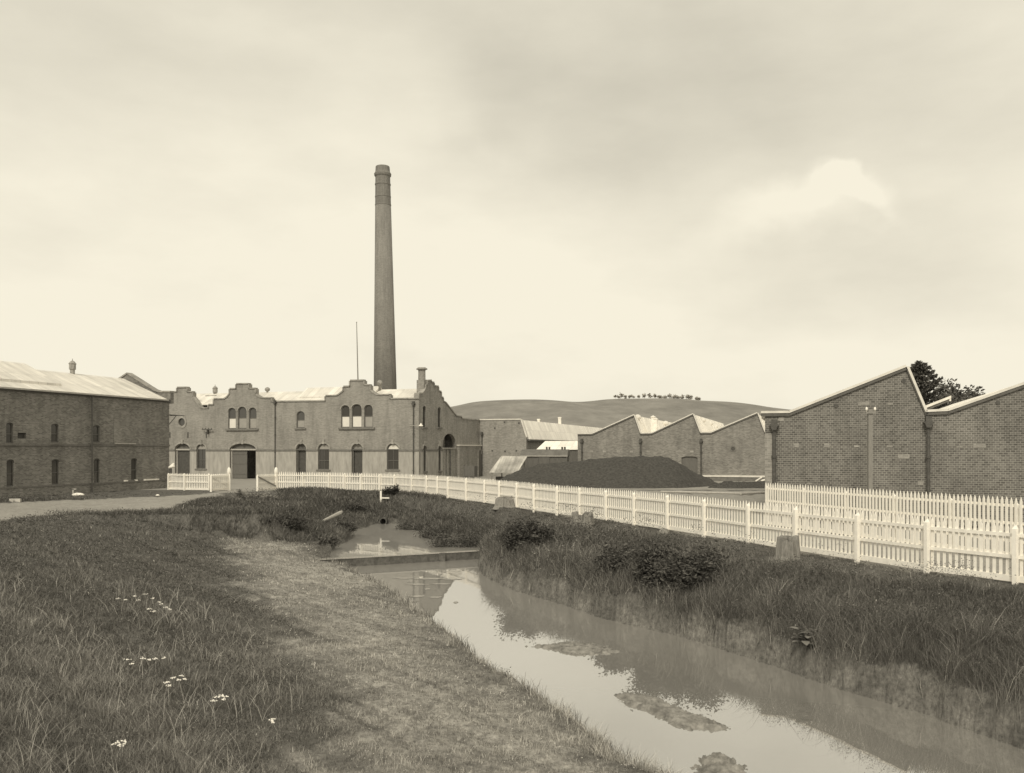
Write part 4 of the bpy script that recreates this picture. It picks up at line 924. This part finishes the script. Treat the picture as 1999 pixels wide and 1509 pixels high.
# =================================================================== VEGETATION
def leaves_mesh(name, P, size, tone, mat, parent=None, droop=.3, elong=2.2, seed=0, origin=None, dirs=None):
    r = np.random.default_rng(seed); n = len(P)
    d = r.normal(size=(n, 3)); d[:, 2] = np.abs(d[:, 2])*.6-droop*.3
    if dirs is not None: d = dirs+.35*r.normal(size=(n, 3))
    d /= np.linalg.norm(d, axis=1)[:, None]
    s = np.cross(d, r.normal(size=(n, 3))); s /= np.linalg.norm(s, axis=1)[:, None]
    sz = size*(.6+.8*r.random(n))[:, None]
    v = np.stack([P-s*sz*.0, P+d*sz*elong*.5+s*sz*.5, P+d*sz*elong, P+d*sz*elong*.5-s*sz*.5], 1).reshape(-1, 3)
    t = np.repeat(tone if hasattr(tone, '__len__') else np.full(n, tone), 4)
    off = np.array(origin if origin is not None else (0, 0, 0)); o = npmesh(name, v-off, np.arange(4*n), np.full(n, 4), mat, t)
    if parent: o.parent = parent
    return o
def tree(name, label, cat, base, h, w, n, kind, seed, tone=.045, group=None, leafsz=None, bare=.25):
    r = np.random.default_rng(seed); b = np.array(base); T = thing(name, label, cat, tuple(base), group)
    tr = MB().tube(base, Vector(base)+Vector((0, 0, h*(.95 if kind == 'conifer' else .55))), h*.03, h*.008, 7)
    P = []; DD = []
    if kind == 'conifer':
        nb_ = 110
        for i in range(nb_):
            f = bare+(1-bare)*(i/nb_); a = i*2.4+r.uniform(-.4, .4); L = w*.5*(1-f)**.95*r.uniform(.5, 1.2)+.012*w
            e = b+np.array([math.cos(a)*L, math.sin(a)*L, h*f*.985+L*.42]); s_ = b+np.array([0, 0, h*f])
            tr.tube(s_, e, h*.008, h*.002, 4); m = max(6, n//nb_); tt = r.random(m)**.7
            P.append(s_+(e-s_)*tt[:, None]+r.normal(size=(m, 3))*np.array([.02, .02, .012])*w*(1.1-tt[:, None])*(1.25-f)); DD.append(np.repeat(((e-s_)/np.linalg.norm(e-s_))[None], m, 0))
    else:
        nl = 9 if kind != 'tiny' else 5
        for i in range(nl):
            a = r.uniform(0, 6.28); q = r.uniform(.1, .42)*w; z = h*r.uniform(.5, .86); c = b+np.array([math.cos(a)*q, math.sin(a)*q, z])
            tr.tube(b+np.array([0, 0, h*.4]), c, h*.014, h*.004, 4); m = n//nl
            g_ = r.normal(size=(m, 3)); g_ /= np.linalg.norm(g_, axis=1)[:, None]; P.append(c+g_*(r.random(m)**.4)[:, None]*np.array([.22*w, .22*w, (.2 if kind == 'tiny' else .13)*h])*r.uniform(.7, 1.3))
    P = np.concatenate(P)
    tr.build('trunk', M['bark'], T)
    lf = leaves_mesh('crown', P, leafsz or w*.05, tone*(.55+.9*r.random(len(P))), M['leaf'], T, seed=seed, origin=base, dirs=np.concatenate(DD) if DD else None)
    return T
# trees behind the near mill
def at(x, d, z=0): return ((x-CX)/FPX*d, d, z)
def top_h(y, d): return CH+(HY-y)*d/FPX
tree('conifer_tree', 'dark spiky conifer rising behind the near mill roof', 'tree', at(1796, 84), top_h(706, 84), 14.5, 16000, 'conifer', 3, .14, leafsz=.15, bare=.22)
tree('broadleaf_tree', 'low ragged tree between the conifer and the round-headed tree', 'tree', at(1842, 86), top_h(750, 86), 4.4, 3600, 'broad', 5, .13, leafsz=.15)
tree('broadleaf_tree', 'round-headed dark tree above the far roof slope', 'tree', at(1891, 88), top_h(735, 88), 4.9, 5200, 'broad', 9, .12, leafsz=.16)
ords = ['first', 'second', 'third', 'fourth', 'fifth', 'sixth', 'seventh', 'eighth', 'ninth', 'tenth', 'eleventh', 'twelfth', 'thirteenth', 'fourteenth', 'fifteenth', 'sixteenth', 'seventeenth', 'eighteenth', 'nineteenth', 'twentieth']
hx = [(1201, 4), (1207, 3.5), (1214, 7), (1221, 4), (1229, 5), (1236, 4), (1247, 4.5), (1258, 8), (1269, 9), (1279, 8), (1288, 7.5), (1298, 6), (1307, 9.5), (1315, 9), (1323, 8.5), (1332, 9), (1343, 8.5), (1350, 8), (1360, 6), (1364, 5)]
xs_, yr = [p[0] for p in hp], [p[1] for p in hp]
for i, (x, hpx) in enumerate(hx):
    hh = hpx*1.2*DH/FPX; b = at(x, DH-4, CH+(HY-np.interp(x, xs_, yr))*DH/FPX-1.6)
    tree('hilltop_tree', '%s tree from the left in the row on the hill crest' % ords[i], 'tree', b, hh+1.2, hh*(.95 if i % 3 else .55), 150, 'tiny', 40+i, .45, 'trees on the hill crest', leafsz=.7)  # pale crown tone has the distance haze mixed into the leaf colour
# shrubs and leafy clumps
def shrub(name, label, pxx, d, h, w, n, seed, tone=.10, lean=0, leafsz=.045, cat='shrub', spiky=False, zoff=0):
    x = (pxx-CX)/FPX*d; z = H1(x, d)+zoff; r = np.random.default_rng(seed); T = thing(name, label, cat, (x, d, z)); st = MB(); P = []
    ns = 40; lob = [(r.uniform(-.38, .38)*w, r.uniform(-.25, .25)*w, r.uniform(.5, 1.0)) for _ in range(6)]
    for i in range(ns):
        a = r.uniform(0, 6.28); q = r.random()**.5; lx_, ly_, lh_ = lob[i % 6]; e = np.array([x+lx_+math.cos(a)*w*.26*q+lean*h, d+ly_+math.sin(a)*w*.26*q, z+h*lh_*(1-.6*q*q)*r.uniform(.6, 1.15)]); s_ = np.array([x+lx_*.7, d+ly_*.7, z])
        st.tube(s_, e, .012, .004, 4); m = n//ns; tt = r.random(m)**(.6 if not spiky else .9)
        P.append(s_+(e-s_)*tt[:, None]+r.normal(size=(m, 3))*.055*w*(1 if not spiky else .4))
    P = np.concatenate(P); st.build('stem', M['bark'], T)
    leaves_mesh('foliage', P, leafsz, tone*(.5+r.random(len(P))), M['leaf'], T, seed=seed, origin=(x, d, z), elong=2.6 if not spiky else 5); return T
shrub('bank_shrub', 'biggest dark bushy shrub midway along the right bank', 1312, 26.0, 1.45, 2.7, 14000, 1, .09)
shrub('bank_shrub', 'second shrub, dark and spreading, just left of the biggest', 1222, 28.5, .75, 1.8, 6000, 2, .09)
shrub('bank_shrub', 'dark shrub leaning over the creek mouth below the squat stump', 1035, 35.5, 1.15, 2.6, 7000, 3, .09)
shrub('bank_shrub', 'low pointed shrub at the clay lip right of the weir', 1000, 38.5, .8, 1.5, 3500, 4, .06, spiky=True)
shrub('bank_shrub', 'round dark shrub on the pond bank below the fence', 905, 44.5, 1.1, 3.0, 6500, 6, .09)
shrub('bank_shrub', 'shrub at the far right corner of the pond', 862, 48.5, .75, 2.6, 5000, 7, .09)
shrub('bank_shrub', 'shrub left of the culvert mouth', 690, 58.0, .4, 2.4, 4000, 8, .09)
shrub('bank_shrub', 'shrub right of the culvert mouth', 818, 53.0, .5, 2.4, 5000, 9, .09)
shrub('bank_shrub', 'dark shrub on the ledge beside the fallen log', 560, 44.5, .6, 2.4, 4000, 12, .09)
shrub('bank_shrub', 'weedy dark clump overhanging the left corner of the pond', 668, 49.0, .45, 1.7, 4000, 21, .10)
shrub('bank_shrub', 'low leafy clump at the left end of the weir', 640, 42.5, .35, 1.3, 2500, 22, .12)
shrub('flax_plant', 'spiky dark plant against the fence near the white stake', 762, 62.2, .85, 1.1, 900, 10, .05, leafsz=.05, cat='plant', spiky=True)
shrub('dry_tussock', 'pale dry tussock in front of the gate mound', 500, 56, .55, 2.4, 5000, 11, .26, leafsz=.04, cat='tussock', spiky=True)
# broad-leaved dock on the right bank
dk = gz(1578, 1262); T = thing('dock_plant', 'broad-leaved dock plant growing at the clay lip of the bank', 'plant', dk); r = np.random.default_rng(5); V_ = []; Fc_ = []; tn = []
for i in range(34):
    a = r.uniform(0, 6.28); L_ = r.uniform(.22, .42); el = r.uniform(.25, 1.2); w_ = L_*.24; s_ = np.array([dk[0]+r.normal()*.14, dk[1]+r.normal()*.12, dk[2]+r.uniform(0, .32)])
    d_ = np.array([math.cos(a)*math.cos(el), math.sin(a)*math.cos(el), math.sin(el)]); sd_ = np.array([-math.sin(a), math.cos(a), 0]); k0 = len(V_)
    for f, ww in ((0, .15), (.25, .8), (.55, 1), (.8, .65), (1, .02)):
        c = s_+d_*L_*f-np.array([0, 0, 1])*L_*.45*f*f
        V_ += [c-sd_*w_*ww, c+sd_*w_*ww]
    for k_ in range(4): Fc_.append((k0+2*k_, k0+2*k_+1, k0+2*k_+3, k0+2*k_+2))
    tn += [r.uniform(.12, .22)]*10
o = npmesh('leaf_rosette', np.array(V_)-np.array(dk), np.array(Fc_).ravel(), np.full(len(Fc_), 4), M['leaf'], np.array(tn)); o.parent = T
MB().tube(dk, (dk[0], dk[1], dk[2]+.35), .02, .01).build('stem', M['bark'], T)

# grass: blades scattered over the real ground, thinned with distance
def blades(name, label, x, y, z, h, w, tone, bend, seed):
    r = np.random.default_rng(seed); n = len(x); a = r.uniform(0, 2*np.pi, n); ba = a+r.normal(size=n)*.8+np.pi/2
    wx, wy = np.cos(a)*w*.5, np.sin(a)*w*.5; bx, by = np.cos(ba)*bend*h, np.sin(ba)*bend*h
    def P(f, ww, k): return np.stack([x+bx*k+wx*ww, y+by*k+wy*ww, z+h*f], 1)
    v = np.stack([P(-.05, -1, 0), P(-.05, 1, 0), P(.5, -.8, .3), P(.5, .8, .3), P(.85, -.45, .75), P(.85, .45, .75), P(.98, 0, 1.2)], 1)
    base = (np.arange(n)*7)[:, None]; f1 = base+np.array([0, 1, 3, 2]); f2 = base+np.array([2, 3, 5, 4]); f3 = base+np.array([4, 5, 6])
    flat = np.concatenate([f1, f2, f3], 1).ravel(); sizes = np.tile([4, 4, 3], n); t = np.repeat(tone, 7)
    o = npmesh(name, v.reshape(-1, 3), flat, sizes, M['blade'], t); return tag(o, label, 'grass', kind='stuff')
def scatter(n, y0, y1, seed, x0=-.64, x1=.62, pw=1.0):
    r = np.random.default_rng(seed); u = r.random(n); y = (y0**(1-pw)+(y1**(1-pw)-y0**(1-pw))*u)**(1/(1-pw)) if pw != 1 else y0*(y1/y0)**u
    return y*r.uniform(x0, x1, n), y, r
N = 1000000
x, y, r = scatter(N, 10.5, 68, 1, pw=1.001)
k0 = 190000; y[:k0] = RNG.uniform(38, 66, k0); x[:k0] = y[:k0]*RNG.uniform(-.36, .3, k0)
h, s_c, s_p, lf, bey, df = height(x, y, True)
P_ = np.stack([x, y], 1); sr_ = sdist(P_, ROAD); sb_ = sdist(P_, BARE)+.5*wob(x, y, 1.7, 5)+.7*wob(x, y, .8, 7)+.3*wob(x, y, 4.7, 2)+.35*r.normal(size=N)
pn1, pn2 = wob(x, y, .7, 9), wob(x, y, 2.3, 4)
ok = (s_c > .02) & (s_p > .05) & (~bey) & (sr_ > .1) & ~((y > 69)) & ~((x < -12) & (y > 57+.0*x) & (x/y < -.262) )
fenceband = df
tall = lf & (sb_ > .3) & (y < 43)
ledge = lf & (y >= 43)
right = ~lf
hh = np.zeros(N)
hh = np.where(tall, .15+.06*pn1+.06*pn2, hh)
edge = sm((sb_+.2)/3.2); hh = np.where(tall, hh*(.28+.72*edge), hh)
hh = np.where(tall, hh*(1-.38*sm((y-15)/12)), hh)
hh = np.where(ledge, .20+.06*pn1, hh)
hh = np.where(right, .24+.08*pn1+.08*pn2, hh); hh = np.where(right & (df < 2.3), .05+.22*sm((df-.9)/1.4), hh)
short = lf & (sb_ <= .3) & (y < 44); hh = np.where(short, .05+.02*pn1+.05*np.clip(pn2, 0, 1), hh)
rim = lf & (s_c < .55) & (y < 43); hh = np.where(rim, .10+.10*np.clip(pn2+pn1, 0, 1), hh)
hh = np.where((s_c < 1.6) & right & (y < 43), .42+.12*pn2+.06*pn1, hh)
keep = ok & (hh > .02) & ~(right & (s_c < .12+.30*pn1) & (s_c < .6) & (r.random(N) < .7)) & ~(short & (r.random(N) < .62)) & ~((pn2 < -.62) & (r.random(N) < .7) & ~tall)
keep &= ~(tall & (y/(abs(x)+.01) > 0) & (r.random(N) < .15))
pn3 = wob(x, y, 6.3, 14); pn4 = wob(x, y, 3.9, 31)
hj = hh*(.45+.9*r.random(N))*(1+.30*pn3*(y < 30)+.25*pn4); dist = np.clip(y/16, .7, 5)
wdt = np.clip(.0068*dist, .0055, .03)*(.7+.6*r.random(N))
tone = np.where(right, .135, .14)*(.55+.9*r.random(N)); tone *= (1+.28*pn1); tone = np.where(r.random(N) < .08, tone*2.0+.03, tone)
tone = np.where(tall & (y < 20), tone*1.25, tone); tone = np.where(short | rim, tone*1.95*(1+.35*pn4), tone); tone = np.where(y > 43, tone*.8, tone)
tone = tone*(1+.22*pn4+.15*pn3); tone = np.where(right, tone*(1+.25*pn2), tone); tone = np.clip(tone, .04, .6)
bend = .2+1.1*r.random(N)**1.3
for nm, lb, sel in (('tall_grass', 'long wild grass filling the field left of the creek', tall), ('turf_grass', 'short worn grass on the strip beside the creek', short | rim | ledge), ('bank_grass', 'rough grass on the steep bank below the fence', right & ~ledge)):
    m = keep & sel & ~((nm != 'turf_grass') & rim)
    blades(nm, lb, x[m], y[m], h[m], hj[m], wdt[m], tone[m], bend[m], 3)
# seeding stalks and arching pale blades near the camera on the left, reeds at the water's edge
x, y, r = scatter(6500, 10.5, 26, 7, -.62, .0, pw=1.001)
h, s_c, s_p, lf, bey, df = height(x, y, True); sb_ = sdist(np.stack([x, y], 1), BARE)
m = lf & (sb_ > .9) & (s_c > 1) & (wob(x, y, 1.1, 3) > -.1)
x, y, h = x[m], y[m], h[m]; n = len(x)
blades('seeding_grass', 'pale arching seed stalks among the long grass', x, y, h, .20+.26*r.random(n), .008*np.clip(y/16, .8, 2), .2+.28*r.random(n), .5+.8*r.random(n), 8)
x, y, r = scatter(110000, 12, 62, 17, -.4, .62, pw=1.001)
h, s_c, s_p, lf, bey, df = height(x, y, True)
m = ((s_c > -.04) & (s_c < .28) & lf & (wob(x, y, 2.1, 3) > .25)) | ((s_c > .25) & (s_c < .75) & ~lf & (wob(x, y, 1.4, 8) > -.2)) | ((s_p > -.12) & (s_p < .6) & (wob(x, y, 2.7, 3) > -.3) & (s_c > .3)); x, y, h, lf = x[m], y[m], h[m], lf[m]; n = len(x)
blades('waterside_reeds', 'darker stalks fringing both edges of the creek', x, y, h, np.where(y > 42, .30, np.where(lf, .16, .28))+.2*r.random(n), .009*np.clip(y/16, .8, 2), .09+.1*r.random(n), .2+.6*r.random(n), 9)
# leafy weeds and scrub: clumps of small leaves, knee-high on the bank, lower in the field
x, y, r = scatter(900000, 11, 62, 21, -.62, .62, pw=1.001)
h, s_c, s_p, lf, bey, df = height(x, y, True); q2 = np.stack([x, y], 1); sb_ = sdist(q2, BARE)+.6*wob(x, y, .8, 7); sr_ = sdist(q2, ROAD)
cl = wob(x, y, 1.25, 12)+.55*wob(x, y, 4.4, 6)+.35*wob(x, y, 9.7, 1)
m = (s_c > np.where(lf, .3, .08)) & (s_p > .1) & ~bey & (sr_ > .2) & (df > .25) & (cl > np.where(lf, .0, np.where(df < 1.6, .6, -.35))) & ((~lf) | (sb_ > .5)) & (r.random(len(x)) < np.where(lf, .55, 1))
x, y, h, lf, cl, df, s_c = x[m], y[m], h[m], lf[m], cl[m], df[m], s_c[m]; n = len(x)
top = np.where(lf, .10+.13*np.clip(cl, 0, 1.6), .16+.30*np.clip(cl+.35, 0, 1.5))*np.clip(y/30, 1, 1.25)
top = top+np.where(~lf & (y < 40), .20*sm((1.9-s_c)/.8)*sm((s_c-.15)/.4)*np.clip(.7+.5*cl, .2, 1.3), 0)
P = np.stack([x, y, h+top*r.random(n)**.85], 1)+r.normal(size=(n, 3))*.02
tn = np.where(lf, .115, .11)*(.35+1.2*r.random(n))*(1+.3*wob(x, y, .9, 2)); tn = np.where(r.random(n) < .04, tn*2.6, tn)
for nm, lb, k_ in (('field_weeds', 'small leafy weeds mixed through the field grass', lf), ('bank_scrub', 'tangled leafy scrub covering the bank below the fence', ~lf)):
    o = leaves_mesh(nm, P[k_], .0125*np.clip(y[k_]/17, .8, 2.4)[:, None], np.clip(tn[k_], .03, .5), M['leaf'], seed=4, elong=2.6); tag(o, lb, 'weeds', kind='stuff')
x, y, r = scatter(50000, 11, 42, 33, -.4, .3, pw=1.001)
h, s_c, s_p, lf, bey, df = height(x, y, True); sb_ = sdist(np.stack([x, y], 1), BARE); m = lf & (s_c > .1) & (sb_ < .4) & (wob(x, y, 1.9, 44)+.9*r.random(len(x)) > .55); x, y, h = x[m], y[m], h[m]; n = len(x)
sz = (.006+.016*r.random(n)**3)[:, None, None]*np.clip(y/16, .8, 2)[:, None, None]; tv = np.array([[1, 0, 0], [-.6, .8, 0], [-.5, -.9, 0], [0, 0, .8]])
v = np.stack([x, y, h], 1)[:, None, :]+tv[None]*sz*(.7+.6*r.random((n, 4, 1))); fb = (np.arange(n)*4)[:, None]
o = npmesh('loose_stones', v.reshape(-1, 3), np.concatenate([fb+np.array([0, 1, 3]), fb+np.array([1, 2, 3]), fb+np.array([2, 0, 3])], 1).ravel(), np.full(3*n, 3), M['blade'], np.repeat(np.where(r.random(n) < .5, .16, .5)*(.6+.7*r.random(n)), 4)); tag(o, 'small stones and crumbs on the worn strip', 'gravel', kind='stuff')
# white yarrow heads
flw = [('thickest drift of white flowers in the middle of the left field', [(230, 1169), (262, 1164), (285, 1160), (300, 1168), (315, 1180), (290, 1190), (325, 1186), (270, 1172), (300, 1194), (310, 1176), (330, 1190), (246, 1172)], 1),
       ('thin row of white flowers below the thickest drift', [(250, 1288), (280, 1285), (305, 1286), (318, 1285), (258, 1298), (292, 1290)], 2),
       ('arc of white flowers left of the worn strip', [(325, 1332), (340, 1324), (355, 1322), (362, 1326), (332, 1340), (348, 1328)], 3),
       ('tight white flower cluster nearest the worn strip', [(415, 1368), (424, 1363), (432, 1360), (440, 1362), (436, 1368)], 4),
       ('small white flower pair near the lower edge', [(228, 1452), (238, 1448), (234, 1456)], 5),
       ('single white flower head nearest the camera right of the others', [(531, 1407), (534, 1410)], 6)]
for lb, pts, sd in flw:
    r_ = random.Random(sd); st = MB(); hd = MB(); o0 = None
    for p in pts:
        x, y, z = gz(p[0], p[1], .42)
        if o0 is None: o0 = (x, y, z); T = thing('wildflower_clump', lb, 'wildflowers', o0, 'white wildflower clumps in the long grass')
        st.tube((x, y, z), (x+.03, y, z+.4), .004, .003, 4)
        hd = MB()
        for _ in range(9):
            cx_, cy_, cz_ = x+r_.gauss(0, .026), y+r_.gauss(0, .026), z+.42+r_.gauss(0, .006); hd.lathe((cx_, cy_, cz_), [(.005, -.008), (.013, 0), (.008, .008)], 6)
        hd.build('flower_head', M['petal'], T)
    st.build('stem', M['bark'], T)

# =================================================================== CAMERA, SKY, SUN
cam = bpy.data.cameras.new('camera'); co = bpy.data.objects.new('camera', cam); COL.objects.link(co); SC.camera = co
co.location = (0, 0, CH); co.rotation_euler = (math.radians(90), 0, 0)
cam.sensor_width = 36; cam.lens = 36*FPX/1999; cam.shift_y = (HY-754.5)/1999; cam.clip_end = 20000; cam.clip_start = .1
SUN_EL, SUN_AZ = math.radians(42), math.radians(-166)      # azimuth from +Y, clockwise; behind left of the camera
sd = Vector((math.sin(SUN_AZ)*math.cos(SUN_EL), math.cos(SUN_AZ)*math.cos(SUN_EL), math.sin(SUN_EL)))
sl = bpy.data.lights.new('sun', 'SUN'); sl.energy = 2.3; sl.angle = math.radians(16); sl.color = (1, .935, .79)
so = bpy.data.objects.new('sun', sl); COL.objects.link(so); so.rotation_euler = sd.to_track_quat('Z', 'Y').to_euler(); so.location = (-20, -20, 40)
W = bpy.data.worlds.new('World'); SC.world = W; W.use_nodes = True; t = W.node_tree; bg = t.nodes['Background']
class WN(NT):
    def __init__(s, tree): s.t = tree
wn_ = WN(t)
sky = wn_.n('ShaderNodeTexSky', sky_type='NISHITA', sun_disc=False, sun_elevation=SUN_EL, sun_rotation=SUN_AZ, air_density=1.0, dust_density=4.0)
bw = wn_.n('ShaderNodeRGBToBW'); wn_.l(sky.outputs[0], bw.inputs[0])
geo = wn_.n('ShaderNodeTexCoord'); vec = geo.outputs['Generated']
def dirv(x, y): return Vector(((x-CX)/FPX, 1, (HY-y)/FPX)).normalized()
nz = wn_.n('ShaderNodeTexNoise'); nz.inputs['Scale'].default_value = 3.2; nz.inputs['Detail'].default_value = 7; nz.inputs['Roughness'].default_value = .55
mp = wn_.n('ShaderNodeMapping'); mp.inputs['Scale'].default_value = (1, 1, 2.6); wn_.l(vec, mp.inputs[0]); wn_.l(mp.outputs[0], nz.inputs['Vector'])
def mth(op, a, b=None, c=None, clamp=False):
    m = wn_.n('ShaderNodeMath', operation=op); m.use_clamp = clamp
    for i, v in enumerate((a, b, c)):
        if v is None: continue
        if hasattr(v, 'links'): wn_.l(v, m.inputs[i])
        else: m.inputs[i].default_value = v
    return m.outputs[0]
# warped direction for soft cloud edges
wz = wn_.n('ShaderNodeTexNoise'); wz.inputs['Scale'].default_value = 5; wz.inputs['Detail'].default_value = 6; wn_.l(vec, wz.inputs['Vector'])
sub = wn_.n('ShaderNodeVectorMath', operation='SUBTRACT'); wn_.l(wz.outputs['Color'], sub.inputs[0]); sub.inputs[1].default_value = (.5, .5, .5)
scl = wn_.n('ShaderNodeVectorMath', operation='SCALE'); wn_.l(sub.outputs[0], scl.inputs[0]); scl.inputs['Scale'].default_value = .16
add = wn_.n('ShaderNodeVectorMath', operation='ADD'); wn_.l(vec, add.inputs[0]); wn_.l(scl.outputs[0], add.inputs[1])
def lobe(x, y, sx, sy, soft=1.0):
    d = dirv(x, y); v = wn_.n('ShaderNodeVectorMath', operation='SUBTRACT'); wn_.l(add.outputs[0], v.inputs[0]); v.inputs[1].default_value = d
    m = wn_.n('ShaderNodeVectorMath', operation='MULTIPLY'); wn_.l(v.outputs[0], m.inputs[0]); m.inputs[1].default_value = (FPX/sx, FPX/sx, FPX/sy)
    L_ = wn_.n('ShaderNodeVectorMath', operation='LENGTH'); wn_.l(m.outputs[0], L_.inputs[0])
    r_ = wn_.n('ShaderNodeMapRange', interpolation_type='SMOOTHERSTEP'); wn_.l(L_.outputs['Value'], r_.inputs['Value']); r_.inputs['From Min'].default_value = 1+soft*.5; r_.inputs['From Max'].default_value = max(0, 1-soft); return r_.outputs[0]
sp2 = wn_.n('ShaderNodeSeparateXYZ'); wn_.l(vec, sp2.inputs[0])
base = mth('MULTIPLY_ADD', bw.outputs[0], .035, .67)                      # thin overcast over the clear-sky glow
el = mth('MULTIPLY', mth('MAXIMUM', sp2.outputs[2], 0.0), -.33); base = mth('ADD', base, mth('ADD', el, .17))
base = mth('ADD', base, mth('MULTIPLY', mth('SUBTRACT', nz.outputs['Fac'], .5), .40))
base = mth('MULTIPLY_ADD', lobe(1450, 190, 560, 190, 1.0), -.12, base)
base = mth('MULTIPLY_ADD', lobe(1000, 150, 130, 90, .9), -.06, base)
base = mth('MULTIPLY_ADD', lobe(420, 560, 700, 260, 1.0), .06, base)
base = mth('MULTIPLY_ADD', lobe(960, 260, 70, 50, .8), -.04, base)
base = mth('MULTIPLY_ADD', lobe(1700, 500, 300, 130, 1.0), -.10, base)
for a_ in ((1655, 378, 44, 26, .4, .13), (1612, 398, 42, 22, .5, .10), (1680, 402, 50, 24, .6, .08), (1640, 425, 90, 34, .9, .06), (1480, 470, 130, 40, 1, .06), (1700, 395, 60, 30, .7, .07), (1620, 385, 50, 30, .6, .06), (1560, 440, 90, 34, .9, .05)): base = mth('MULTIPLY_ADD', lobe(*a_[:5]), a_[5], base)
base = mth('MULTIPLY_ADD', lobe(1530, 455, 130, 45, .9), .09, base)
base = mth('MINIMUM', mth('MAXIMUM', base, .3), .93)
tc_ = wn_.n('ShaderNodeMix', data_type='RGBA', blend_type='MULTIPLY'); tc_.inputs[0].default_value = 1; tc_.inputs[6].default_value = (1, .938, .77, 1)
cmb = wn_.n('ShaderNodeCombineColor'); [wn_.l(base, cmb.inputs[i]) for i in range(3)]; wn_.l(cmb.outputs[0], tc_.inputs[7])
wn_.l(tc_.outputs[2], bg.inputs['Color']); bg.inputs['Strength'].default_value = 1.0
vs = SC.view_settings; vs.view_transform = 'Standard'; vs.look = 'None'; vs.gamma = 1; vs.exposure = 0; vs.use_curve_mapping = False
SC.cycles.max_bounces = 6; SC.cycles.use_denoising = True
